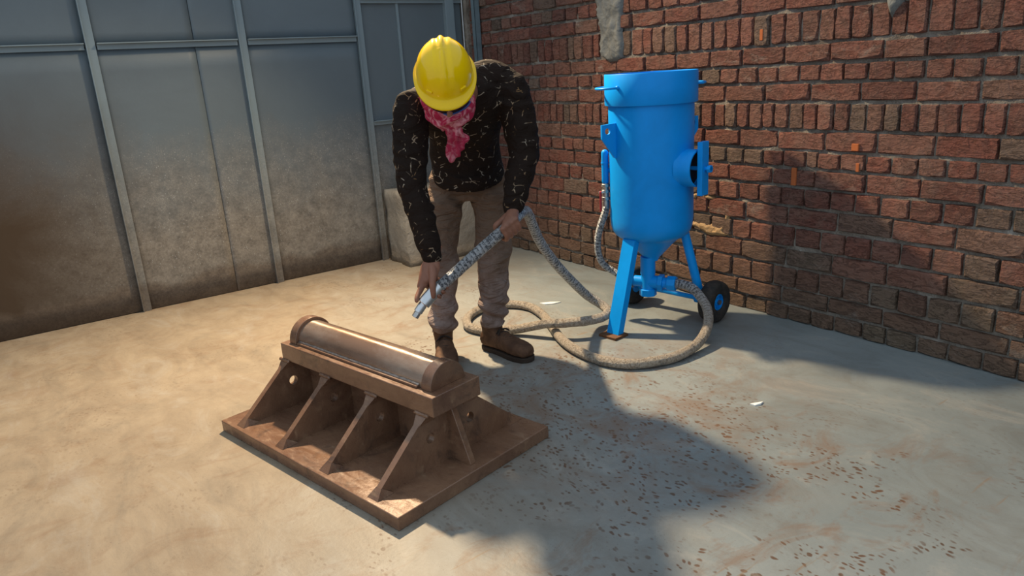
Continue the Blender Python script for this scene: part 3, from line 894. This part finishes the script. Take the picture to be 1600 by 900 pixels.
# discharge neck and tee valve
vx, vy = -.018, -.005
vz = .195
vd = Vector((.955, -.295, 0))
bm = bmesh.new(); cyl(bm, (vx, vy, .235), (vx, vy, .318), .035, .035, 28)
sharp(finish('discharge_neck', bm, 'blue_paint', pot))
bm = bmesh.new()
cyl(bm, (vx, vy, .15), (vx, vy, .245), .033, n=24); cyl(bm, Vector((vx, vy, vz)), Vector((vx, vy, vz))+vd*.055, .032, n=24)
vb = sharp(finish('mixing_valve', bm, 'blue_paint', pot))
cylobj('bottom_cap', (vx, vy, .128), (vx, vy, .162), .041, 'blue_paint', vb, n=8, bevel=.003)
v0 = Vector((vx, vy, vz))
cylobj('hex_nut', v0+vd*.052, v0+vd*.075, .042, 'blue_paint', vb, n=6, bevel=.003)
cylobj('nipple', v0+vd*.07, v0+vd*.105, .026, 'blue_paint', vb)
cylobj('hose_coupling', v0+vd*.095, v0+vd*.135, .036, 'blue_paint', vb, n=8, bevel=.003)
cylobj('air_inlet', v0-vd*.02, v0-vd*.10, .026, 'blue_paint', vb)
cylobj('inlet_union', v0-vd*.07, v0-vd*.085, .036, 'bolt_steel', vb, n=8, bevel=.002)
# air line down the left side
ax_, ay_ = -.208, -.01
bm = bmesh.new(); limb(bm, [(ax_, ay_, .68), (ax_, ay_, .74), (ax_, ay_, .81)], [.0165, .0165, .0165], (1, 0, 0), 3, 18)
air = finish('air_pipe', bm, 'blue_paint', pot, smooth=True)
cylobj('pipe_stub', (ax_, ay_, .73), (-.17, 0, .73), .011, 'blue_paint', air)
cylobj('pipe_collar', (ax_, ay_, .762), (ax_, ay_, .768), .0185, 'blue_paint', air)
cylobj('ball_valve', (ax_, ay_, .585), (ax_, ay_, .672), .0155, 'galvanised', air, n=16)
for zz in (.655, .628, .595): cylobj('valve_ring', (ax_, ay_, zz), (ax_, ay_, zz+.014), .0195, 'galvanised', air, n=8, bevel=.001)
lev = tag(boxobj('valve_lever', (ax_-.027, ay_-.03, .545), (ax_-.017, ay_-.012, .638), 'red_lever', air, .003), 'red lever')
cylobj('lever_pin', (ax_-.03, ay_-.02, .632), (ax_, ay_-.01, .632), .006, 'galvanised', air)
cylobj('hose_clamp', (ax_, ay_, .555), (ax_, ay_, .588), .0175, 'galvanised', air)
bm = bmesh.new()
tube(bm, [(ax_, ay_, .58), (ax_-.004, ay_+.0, .54), (ax_-.028, ay_+.02, .47), (ax_-.045, ay_+.04, .40), (ax_-.045, ay_+.05, .33), (ax_-.022, ay_+.05, .27), (-.17, .045, .225), (-.128, .03, .2), v0-vd*.09], .0165, 14, 8, True)
finish('air_hose', bm, 'hose', pot, smooth=True)

# ------------------------------------------------------------------ blast hose
hose = tag(empty('blast_hose', (1.9, 2.4, 0)), 'long silvery wrapped blast hose looping from pot to worker, with nozzle', 'hose')
hinv = Matrix.Translation((-1.9, -2.4, 0))
Rz = Matrix.Rotation(math.radians(-46.1), 4, 'Z')
outp = Matrix.Translation((*PC, 0)) @ Rz @ (v0+vd*.115)
outd = (Rz @ vd.to_4d()).to_3d()
HR = .0215
hp = [outp, outp + outd*.05,
      (2.505, 2.135, .178), (2.478, 2.04, .125), (2.395, 1.962, .075), (2.27, 1.915, .035), (2.12, 1.905, HR+.001), (1.99, 1.945, HR), (1.915, 2.01, HR), (1.878, 2.12, HR), (1.885, 2.27, HR), (1.93, 2.42, HR), (2.01, 2.585, HR), (2.075, 2.74, HR), (2.10, 2.88, HR), (2.05, 2.985, HR), (1.96, 3.03, HR), (1.86, 3.015, HR), (1.772, 2.955, HR), (1.712, 2.85, HR), (1.722, 2.755, HR), (1.775, 2.69, HR+.002),
      (1.85, 2.615, .034), (1.92, 2.51, .066), (1.985, 2.425, .076), (2.07, 2.375, .078), (2.15, 2.36, .082), (2.205, 2.395, .088), (2.215, 2.455, .105), (2.16, 2.49, .155), (2.05, 2.475, .26), (1.94, 2.44, .365), (1.83, 2.395, .485), (1.76, 2.35, .575), (1.705, 2.305, .64), (1.655, 2.263, .668), (1.595, 2.222, .664),
      (1.517, 2.189, .637), (1.445, 2.202, .592), (1.366, 2.221, .538), (1.29, 2.24, .484), (1.233, 2.254, .447)]
hp = [hinv @ Vector(p) for p in hp]
bm = bmesh.new()
tube(bm, hp, HR, 16, 8, True, rfun=lambda L_, t_, r_: r_*(1 + .06*noise.noise(Vector((L_*45, math.cos(t_)*1.5, math.sin(t_)*1.5 + L_*20)))))
finish('tube', bm, 'hose', hose, smooth=True)
N0, N1, N2, N3 = [hinv @ Vector(p) for p in ((1.243, 2.252, .457), (1.176, 2.266, .398), (1.153, 2.2705, .371), (1.140, 2.2735, .354))]
nd = (N3-N0).normalized()
noz = cylobj('nozzle_holder', N0, N1, .0245, 'aluminium', hose, n=28, bevel=.002)
cylobj('nozzle', N1 - nd*.004, N2, .0165, 'aluminium', noz, n=24, bevel=.001)
cylobj('nozzle_tip', N2 - nd*.002, N3, .0135, 'galvanised', noz, n=6, bevel=.001)
cylobj('nozzle_bore', N3 - nd*.001, N3 + nd*.0008, .006, 'black_void', noz, n=16)

# ------------------------------------------------------------------ worker
per = tag(empty('person', (1.57, 2.60, 0), math.radians(-30.954)), 'person in yellow hard hat, patterned black shirt and brown trousers, bending over holding a hose', 'person')
def V(u, v, z): return Vector((u, -v, z))       # u to the worker's left, v the way he faces, z up
# --- joints
SHL, SHR = V(-.150, .285, 1.085), V(.228, .185, 1.125)
ELL, ELR = V(-.166, .350, .815), V(.255, .235, .885)
WRL, WRR = V(-.121, .420, .548), V(.196, .325, .690)
NECK, HEADC = V(.035, .335, 1.140), V(-.014, .390, 1.152)
PEL = V(.04, -.06, .80)
crown = V(-.03, .70, .71).normalized(); face = V(.02, .70, -.71).normalized()
face = (face - crown*face.dot(crown)).normalized(); side = face.cross(crown).normalized()
HM = Matrix((side, face, crown)).transposed()    # columns: side, face, crown
RIM = V(-.018, .425, 1.200)
HS = .90
# hose in the worker's own frame
G = V(-.121, .466, .444); hL = V(-.70, .20, -.68).normalized()
F = V(.166, .38, .637); hR = V(.80, -.36, .46).normalized()

def wrap_finger(bm, ctr, ax, start, turn, sgn, R, s0, a0, a1, rad, n=7, s1=None, tipin=.0):
    """finger curling round an axis: start direction, sense sgn, from angle a0 to a1"""
    e1 = (start - ax*start.dot(ax)).normalized(); e2 = ax.cross(e1)*sgn
    pts = []; rr = []
    for i in range(n):
        k = i/(n-1); a = math.radians(a0 + (a1-a0)*k)
        s_ = s0 + ((s1 if s1 is not None else s0)-s0)*k
        q = R*(1.12 - .12*k) - tipin*k
        pts.append(ctr + ax*s_ + (e1*math.cos(a) + e2*math.sin(a))*q)
        rr.append(rad*(1.08 - .24*k) * (1.06 if i in (2, 4) else 1))
    limb(bm, pts, rr, ax, 3, 12)
    return pts

def build_hands(bm):
    # ---- hand at the nozzle (palm on the upper left of the hose, thumb in front)
    p = (V(-.67, 0, .74) - hL*V(-.67, 0, .74).dot(hL)).normalized()
    q = hL.cross(p)
    if q.dot(V(0, 1, 0)) < 0: q = -q
    sg = 1 if (hL.cross(p)).dot(q) < 0 else -1
    kn = [G + hL*s_ + p*.036 - q*.010 for s_ in (-.036, -.014, .008, .030)]     # little, ring, middle, index
    mid = (kn[1]+kn[2])/2
    wa = V(.93, .36, .0).normalized()
    n0 = (WRL-mid).normalized().cross(wa).normalized(); wb = (hL*-.55 + wa*.6).normalized(); nb = (WRL-mid).normalized().cross(wb).normalized()
    nrm = (WRL-mid).normalized().cross(hL).normalized()
    loft(bm, [(WRL + (WRL-mid).normalized()*.05, wa*.028, n0*.022), (WRL, wa*.030, n0*.022), (WRL.lerp(mid, .35), wa*.038, n0*.022), (WRL.lerp(mid, .72), wb*.043, nb*.020), (mid, wb*.043, nb*.016), (mid - (WRL-mid).normalized()*.008, wb*.036, nb*.010)], 4, 24)
    for k_, (s_, a1) in enumerate(((-.034, 205), (-.013, 222), (.009, 225))):
        pts = wrap_finger(bm, G, hL, p, None, sg, .0325, s_, 15, a1, (.0080, .0090, .0092)[k_], 8)
        limb(bm, [WRL.lerp(kn[k_], .55), kn[k_], pts[0], pts[1]], [.011, .0115, .0105, .0095], hL, 3, 12)
    limb(bm, [WRL.lerp(kn[3], .5), kn[3] + p*.002, G + hL*.048 + p*.035 - q*.002, G + hL*.064 + p*.0315 + q*.010, G + hL*.073 + p*.0265 + q*.017], [.012, .0118, .0105, .0096, .0085], q, 3, 12)
    limb(bm, [WRL + q*.008 + (mid-WRL)*.18, WRL.lerp(G, .48) + q*.026 + p*.006, G + q*.034 + p*.026 - hL*.012, G + q*.0365 + p*.006 + hL*.008, G + q*.034 - p*.008 + hL*.022], [.015, .0155, .0125, .0112, .0092], p, 3, 12)
    # ---- other hand: overhand fist, back of the hand to the front
    p = (V(.15, .12, .98) - hR*V(.15, .12, .98).dot(hR)).normalized()
    q = hR.cross(p)
    if q.dot(V(0, 1, 0)) < 0: q = -q
    sg = 1 if (hR.cross(p)).dot(q) > 0 else -1
    kn = [F + hR*s_ + p*.026 + q*.030 for s_ in (-.030, -.010, .011, .031)]    # index .. little
    mid = (kn[1]+kn[2])/2
    ax = (WRR-mid).normalized(); nrm = ax.cross(hR).normalized()
    loft(bm, [(WRR + ax*.05, hR*.027, nrm*.022), (WRR, hR*.028, nrm*.021), (WRR.lerp(mid, .4), hR*.036, nrm*.022), (WRR.lerp(mid, .8), hR*.042, nrm*.020), (mid, hR*.043, nrm*.016), (mid - ax*.008, hR*.036, nrm*.011)], 4, 24)
    for k_, s_ in enumerate((-.031, -.0105, .0105, .0305)):
        pts = wrap_finger(bm, F, hR, p, None, sg, .0335, s_, 55, (262, 268, 262, 250)[k_], (.0092, .0094, .0092, .0082)[k_], 8)
        limb(bm, [WRR.lerp(kn[k_], .6), kn[k_], pts[0], pts[1]], [.011, .0125, .0108, .0098], hR, 3, 12)
    limb(bm, [WRR - q*.008 + (mid-WRR)*.2, WRR.lerp(F, .55) - q*.022 - hR*.02, F - q*.032 + p*.012 - hR*.028, F - q*.033 - p*.008 - hR*.024], [.014, .0145, .0115, .0095], p, 3, 12)

# --- body: one continuous figure (trunk, neck, head, arms, hands, legs)
bm = bmesh.new()
X = V(1, 0, 0); FWD = V(0, 1, 0)
def tr(c_, w, d, tilt):      # trunk ring: half width, half depth, forward lean in degrees
    a = math.radians(tilt)
    return (c_, X*w, V(0, math.cos(a), -math.sin(a))*d)
loft(bm, [tr(V(.042, -.07, .75), .10, .07, 5), tr(V(.042, -.07, .80), .13, .09, 12), tr(V(.04, -.03, .90), .125, .085, 35), tr(V(.04, .07, 1.01), .135, .09, 50), tr(V(.037, .18, 1.09), .15, .085, 55), tr(V(.035, .25, 1.125), .10, .06, 60)], 4, 24)
limb(bm, [V(.037, .24, 1.12), NECK, HEADC - crown*.03], [.062, .056, .058], (1, 0, 0), 4, 18)
ellipsoid(bm, HEADC + crown*.025 - face*.005, .075, .094, .092, HM)
ellipsoid(bm, HEADC - crown*.045 + face*.028, .056, .062, .062, HM)
limb(bm, [HEADC + face*.09 + crown*.01, HEADC + face*.108 - crown*.022, HEADC + face*.098 - crown*.03], [.009, .013, .012], (1, 0, 0), 3, 12)   # nose
limb(bm, [HEADC + face*.083 - crown*.058 - side*.02, HEADC + face*.09 - crown*.058, HEADC + face*.083 - crown*.058 + side*.02], [.006, .0075, .006], (0, 0, 1), 3, 10)  # mouth
for s_ in (-1, 1):
    ellipsoid(bm, HEADC + side*s_*.077 - face*.01 - crown*.012, .009, .02, .032, HM, 12, 8)       # ears
    ellipsoid(bm, HEADC + side*s_*.031 + face*.078 + crown*.006, .015, .012, .011, HM, 12, 8)     # eyes
limb(bm, [V(.03, .22, 1.09), SHL, SHL.lerp(ELL, .5), ELL, ELL.lerp(WRL, .35), WRL], [.055, .056, .046, .039, .038, .026], (1, 0, 0), 4, 18)
limb(bm, [V(.05, .18, 1.10), SHR, SHR.lerp(ELR, .5), ELR, ELR.lerp(WRR, .35), WRR], [.055, .056, .046, .039, .038, .026], (1, 0, 0), 4, 18)
build_hands(bm)
HIPL, HIPR = V(-.038, -.06, .77), V(.122, -.065, .77)
THL, THR = V(-.072, -.045, .60), V(.138, -.045, .60)
KNL, KNR = V(-.093, -.005, .41), V(.121, -.01, .40)
ANL, ANR = V(-.118, .025, .085), V(.107, .0, .09)
for h_, k_, a_ in ((HIPL, KNL, ANL), (HIPR, KNR, ANR)):
    limb(bm, [h_, THL if h_ is HIPL else THR, k_, k_.lerp(a_, .3), a_], [.06, .052, .042, .040, .032], (1, 0, 0), 4, 18)
    tx_ = .0 if h_ is HIPL else .065
    limb(bm, [a_, a_ + V(tx_*.3, .03, -.045), a_ + V(tx_, .085, -.05)], [.03, .026, .02], (1, 0, 0), 3, 14)
body = remesh('body', bm, .0034, 2, 'skin', per)

# --- shirt
bm = bmesh.new()
loft(bm, [tr(V(.045, -.01, .765), .142, .098, 22), tr(V(.045, -.02, .80), .152, .112, 25), tr(V(.04, -.015, .86), .147, .112, 30), tr(V(.04, .025, .95), .146, .110, 42), tr(V(.042, .09, 1.03), .158, .115, 50), tr(V(.045, .165, 1.095), .170, .105, 54), tr(V(.042, .235, 1.13), .135, .08, 58), tr(V(.038, .285, 1.145), .085, .055, 60)], 4, 32)
# loose front of the hem hanging down
loft(bm, [tr(V(.052, .02, .742), .03, .05, 10), tr(V(.052, .02, .76), .085, .075, 12), tr(V(.05, .02, .82), .11, .09, 20)], 4, 20)
# shoulder yoke and upper back
limb(bm, [SHL + V(.01, -.015, .0), V(-.05, .235, 1.125), V(.05, .205, 1.15), V(.15, .165, 1.165), SHR + V(-.01, -.01, .015)], [.062, .070, .074, .076, .066], (0, 0, 1), 4, 20)
limb(bm, [V(-.09, .12, 1.06), V(.04, .07, 1.10), V(.17, .07, 1.09)], [.07, .09, .075], (0, 0, 1), 4, 20)
limb(bm, [SHL, SHL.lerp(ELL, .3) + V(-.006, 0, 0), SHL.lerp(ELL, .65) + V(-.008, 0, 0), ELL + V(-.006, -.004, 0), ELL.lerp(WRL, .4), ELL.lerp(WRL, .75), WRL + V(0, -.002, .012)], [.068, .068, .063, .056, .052, .046, .038], (1, 0, 0), 4, 20, ball=True)
limb(bm, [SHR, SHR.lerp(ELR, .35) + V(.006, 0, 0), SHR.lerp(ELR, .7) + V(.008, 0, 0), ELR + V(.004, 0, 0), ELR.lerp(WRR, .45), ELR.lerp(WRR, .8), WRR + V(0, -.002, .012)], [.070, .070, .065, .059, .053, .046, .039], (1, 0, 0), 4, 20, ball=True)
def shirt_disp(c_, n_):
    w = .0
    for (a, b) in ((SHL, ELL), (ELL, WRL), (SHR, ELR), (ELR, WRR)):
        d = (b-a).normalized(); t = max(0, min((b-a).length, (c_-a).dot(d))); r_ = (c_-(a+d*t)).length
        if r_ < .085:
            w = max(w, 1 - r_/.2); L_ = (c_-a).dot(d)
            return .0045*math.sin(L_*95 + 5*noise.noise(c_*11)) * (.35 + .65*noise.noise(c_*7 + Vector((3, 0, 0)))**2*2) + .003*noise.noise(c_*30)
    return .006*noise.noise(Vector((c_.x*9, c_.y*6, c_.z*14))) + .004*math.sin(c_.z*70 + c_.x*22 + 5*noise.noise(c_*6)) * max(0, noise.noise(c_*5 + Vector((1, 2, 3))) + .2)
shirt = remesh('shirt', bm, .006, 5, 'shirt', per, shirt_disp)

# --- trousers
bm = bmesh.new()
loft(bm, [tr(V(.045, -.07, .68), .135, .085, 0), tr(V(.045, -.075, .74), .160, .105, 5), tr(V(.045, -.06, .80), .155, .105, 15), tr(V(.043, -.035, .87), .138, .095, 25)], 4, 28)
limb(bm, [HIPL + V(-.008, 0, .0), V(-.068, -.05, .66), V(-.086, -.03, .54), KNL, V(-.107, .0, .30), V(-.113, .01, .20), ANL + V(0, -.002, .03)], [.078, .078, .069, .063, .060, .056, .052], (1, 0, 0), 4, 22, ball=False)
limb(bm, [HIPR + V(.012, 0, .0), V(.138, -.055, .66), V(.137, -.035, .54), KNR + V(0, 0, 0), V(.116, -.004, .30), V(.108, .0, .20), ANR + V(0, -.002, .035)], [.086, .086, .078, .071, .067, .062, .056], (1, 0, 0), 4, 22, ball=False)
def trouser_disp(c_, n_):
    z_ = c_.z
    lower = max(0, min(1, (.34-z_)/.15)); upper = max(0, min(1, (z_-.55)/.12))
    f = math.sin(z_*62 + c_.x*26 + 6*noise.noise(c_*5)) * (.0075*lower + .004*upper)
    f += .010*noise.noise(Vector((c_.x*8, c_.y*8, z_*6)))*(1-.4*upper)
    f += .006*max(0, 1-abs(z_-.43)/.1)*math.sin(z_*48 - c_.x*40)
    return 1.35*f + .003*noise.noise(c_*28)
remesh('trousers', bm, .006, 5, 'trousers', per, trouser_disp)

# --- boots
def boot(pos, rz, scale=1.0):
    tm = Matrix.Translation(pos) @ Matrix.Rotation(rz, 4, 'Z')      # toe along -y
    W = lambda x, y, z: tm @ Vector((x, -y, z))
    X_ = (tm.to_3x3() @ Vector((1, 0, 0))); Y_ = (tm.to_3x3() @ Vector((0, -1, 0))); Z_ = Vector((0, 0, 1))
    bm = bmesh.new()
    loft(bm, [(W(0, -.072, .05), X_*.022, Z_*.028), (W(0, -.062, .053), X_*.036, Z_*.035), (W(0, -.01, .055), X_*.040, Z_*.036), (W(0, .06, .056), X_*.042, Z_*.036), (W(0, .12, .050), X_*.049, Z_*.032), (W(0, .165, .046), X_*.048, Z_*.028), (W(0, .20, .042), X_*.038, Z_*.022), (W(0, .214, .04), X_*.018, Z_*.012)], 4, 24, 2.6)
    loft(bm, [(W(0, -.02, .04), X_*.036, Y_*.05), (W(0, -.015, .08), X_*.040, Y_*.055), (W(0, -.018, .115), X_*.043, Y_*.052), (W(0, -.02, .135), X_*.046, Y_*.052)], 4, 24)
    loft(bm, [(W(0, .02, .07), X_*.034, Z_*.03), (W(0, .05, .078), X_*.034, Z_*.026), (W(0, .09, .066), X_*.036, Z_*.024)], 4, 20)
    b = remesh('boot', bm, .004, 4, 'boot_leather', per, lambda c_, n_: .002*noise.noise(c_*35) + .0015*noise.noise(c_*80))
    bm = bmesh.new()
    outl = [(0, -.078), (.026, -.07), (.038, -.04), (.037, .02), (.041, .07), (.05, .12), (.05, .16), (.04, .198), (.02, .216), (0, .22)]
    outl = outl + [(-x_, y_) for x_, y_ in outl[-2:0:-1]]
    extrude_poly(bm, [W(x_, y_, 0) for x_, y_ in outl], Vector((0, 0, .022)))
    finish('sole', bm, 'boot_sole', b, bevel=.004)
    for i in range(5):
        yy = .035 + i*.018; zz = .108 - i*.0075
        bm = bmesh.new()
        s_ = 1 if i % 2 else -1
        tube(bm, [W(-.028, yy-.004*s_, zz-.012), W(-.012, yy-.001*s_, zz+.0), W(.012, yy+.003*s_, zz+.0), W(.028, yy+.006*s_, zz-.012)], .0028, 8, 4)
        finish('lace', bm, 'boot_lace', b, smooth=True)
    bm = bmesh.new()
    tube(bm, [W(0, .036, .112), W(.02, .05, .112), W(.034, .056, .1), W(.02, .045, .108), W(0, .036, .112), W(-.02, .05, .112), W(-.034, .058, .098), W(-.018, .044, .108), W(0, .036, .112)], .0026, 8, 4)
    finish('lace_bow', bm, 'boot_lace', b, smooth=True)
boot(V(-.120, .03, 0), math.radians(4))
boot(V(.108, .01, 0), math.radians(40))

# --- hard hat
hat = empty('hard_hat'); hat.parent = per
hm4 = HM.to_4x4() @ Matrix.Scale(HS, 4); hm4.translation = RIM
NP, NE = 72, 22
def dome(phi, el):
    sx, sy = math.sin(phi), math.cos(phi)          # sy = 1 towards the face
    ly = .131 if sy > 0 else .136
    k = math.cos(el)**.86
    p = Vector((.1085*sx*k, ly*sy*k, .122*math.sin(el)**.92 + .0))
    nrm = Vector((p.x/.1085**2, p.y/ly**2, p.z/.122**2)).normalized()
    front = max(0, min(1, (math.sin(el)-.42)/.14)) if sy > 0 else max(0, min(1, (math.sin(el)-.25)/.2))
    r_ = .0075*math.exp(-(p.x/.0085)**4)*front
    r_ += .003*(math.exp(-((abs(p.x)-.031)/.009)**2))*max(0, min(1, (math.sin(el)-.35)/.3))
    r_ -= .0016*math.exp(-((abs(p.x)-.0185)/.005)**2)*front
    return p + nrm*r_
bm = bmesh.new()
rings = []
def brim(phi, k):
    sy = math.cos(phi)
    w = .013 + .024*max(0, sy)**2.2 + .006*max(0, -sy)
    b = dome(phi, 0)
    d = Vector((math.sin(phi)*.95, math.cos(phi), 0)).normalized()
    return b + d*w*k + Vector((0, 0, -.004 - .012*k*k*max(0, sy) - .006*k + (.004 if k == 1 else 0)))
phis = [2*math.pi*i/NP for i in range(NP)]
rings.append([hm4 @ (brim(p_, 1.0) + Vector((0, 0, -.005))) for p_ in phis])
for k in (1.0, .7, .4, .15): rings.append([hm4 @ brim(p_, k) for p_ in phis])
for e in range(NE): rings.append([hm4 @ dome(p_, (math.pi/2)*.985*(e/(NE-1))**.9) for p_ in phis])
rings_to_mesh(bm, rings, True, False)
bm.faces.new(list(bm.verts)[-NP:])
sh = finish('shell', bm, 'helmet_yellow', hat, smooth=True)
so = sh.modifiers.new('thick', 'SOLIDIFY'); so.thickness = .0025; so.offset = -1
for s_ in (-1, 1):
    phi = s_*.62
    b = dome(phi, .16)
    d = Vector((math.sin(phi), math.cos(phi), .1)).normalized()
    tm = hm4 @ Matrix.Translation(b) @ Matrix.Rotation(-phi, 4, 'Z')
    boxobj('accessory_slot', (-.013, -.006, -.006), (.013, .006, .006), 'helmet_yellow', hat, .002, tm)
# --- goggles
gog = empty('goggles'); gog.parent = per
gm = HM.to_4x4(); gm.translation = HEADC
def band(name, z0, z1, rx, ry, a0, a1, th, mat, n=28):
    bm = bmesh.new(); rr = []
    for i in range(n+1):
        a = math.radians(a0 + (a1-a0)*i/n)
        c_, s2 = math.cos(a), math.sin(a)
        rr.append([gm @ Vector((rx*s2, ry*c_, z0)), gm @ Vector(((rx+th)*s2, (ry+th)*c_, z0)), gm @ Vector(((rx+th)*s2, (ry+th)*c_, z1)), gm @ Vector((rx*s2, ry*c_, z1))])
    rings_to_mesh(bm, rr)
    return finish(name, bm, mat, gog, bevel=.002)
band('lens', -.014, .026, .083, .100, -52, 52, .008, 'goggle_lens')
band('frame', -.022, -.012, .084, .101, -56, 56, .011, 'goggle_blue')
band('strap', -.01, .022, .088, .099, 50, 310, .004, 'goggle_blue')
# --- scarf over nose, mouth and neck, knotted in front
bm = bmesh.new()
def sc(f, c_, w, d, s_=0): return (HEADC + face*f + crown*c_ + side*s_, side*w, face*d)
loft(bm, [sc(.008, -.012, .094, .110), sc(.010, -.035, .097, .116), sc(.012, -.065, .093, .110), sc(.004, -.10, .088, .096), sc(-.012, -.13, .086, .082), sc(-.03, -.16, .074, .062)], 4, 32)
T0 = HEADC + face*.098 - crown*.075
ellipsoid(bm, T0 + V(.0, -.005, -.004), .028, .022, .024)
for (pts, wd_) in (([T0, T0 + V(.004, -.008, -.035), T0 + V(.004, -.012, -.075), T0 + V(-.004, -.014, -.112), T0 + V(-.008, -.014, -.132)], (.016, .028, .034, .026, .010)),
                   ([T0 + V(.01, -.004, 0), T0 + V(.026, -.008, -.03), T0 + V(.034, -.012, -.06), T0 + V(.028, -.014, -.085)], (.012, .022, .022, .007))):
    loft(bm, [(p_, V(1, .12, 0).normalized()*w_, V(-.1, 1, 0).normalized()*(.010+.1*w_)) for p_, w_ in zip(pts, wd_)], 4, 18)
def scarf_disp(c_, n_):
    d = c_ - HEADC
    return .0055*math.sin(d.dot(crown)*105 + d.dot(side)*34 + 4*noise.noise(c_*14)) + .004*noise.noise(c_*26) + (.004*math.sin(c_.x*260 + 3*noise.noise(c_*18)) if c_.z < T0.z-.015 else 0)
remesh('scarf', bm, .0045, 2, 'scarf', per, scarf_disp)

# ------------------------------------------------------------------ litter on the floor
def scrap(pts, h, label, mat='white_scrap', seed=1):
    bm = bmesh.new()
    cx_ = sum(p[0] for p in pts)/len(pts); cy_ = sum(p[1] for p in pts)/len(pts)
    top = [bm.verts.new((x_, y_, .002 + h*random.Random(seed+i).random())) for i, (x_, y_) in enumerate(pts)]
    bot = [bm.verts.new((x_, y_, .0)) for x_, y_ in pts]
    a = bm.verts.new((cx_, cy_, h)); n_ = len(pts)
    for i in range(n_):
        bm.faces.new((top[i], top[(i+1) % n_], a)); bm.faces.new((bot[i], bot[(i+1) % n_], top[(i+1) % n_], top[i]))
    bm.faces.new(bot[::-1])
    return tag(finish('paper_scrap', bm, mat), label, 'scrap')
scrap([(2.02, 1.46), (2.045, 1.45), (2.065, 1.437), (2.045, 1.432), (2.022, 1.44)], .006, 'tiny white scrap lying alone on bare floor near the brick wall', seed=3)
scrap([(2.21, 2.93), (2.26, 2.90), (2.30, 2.86), (2.25, 2.865), (2.215, 2.89)], .006, 'thin white scrap on the floor just behind the hose coil', seed=8)
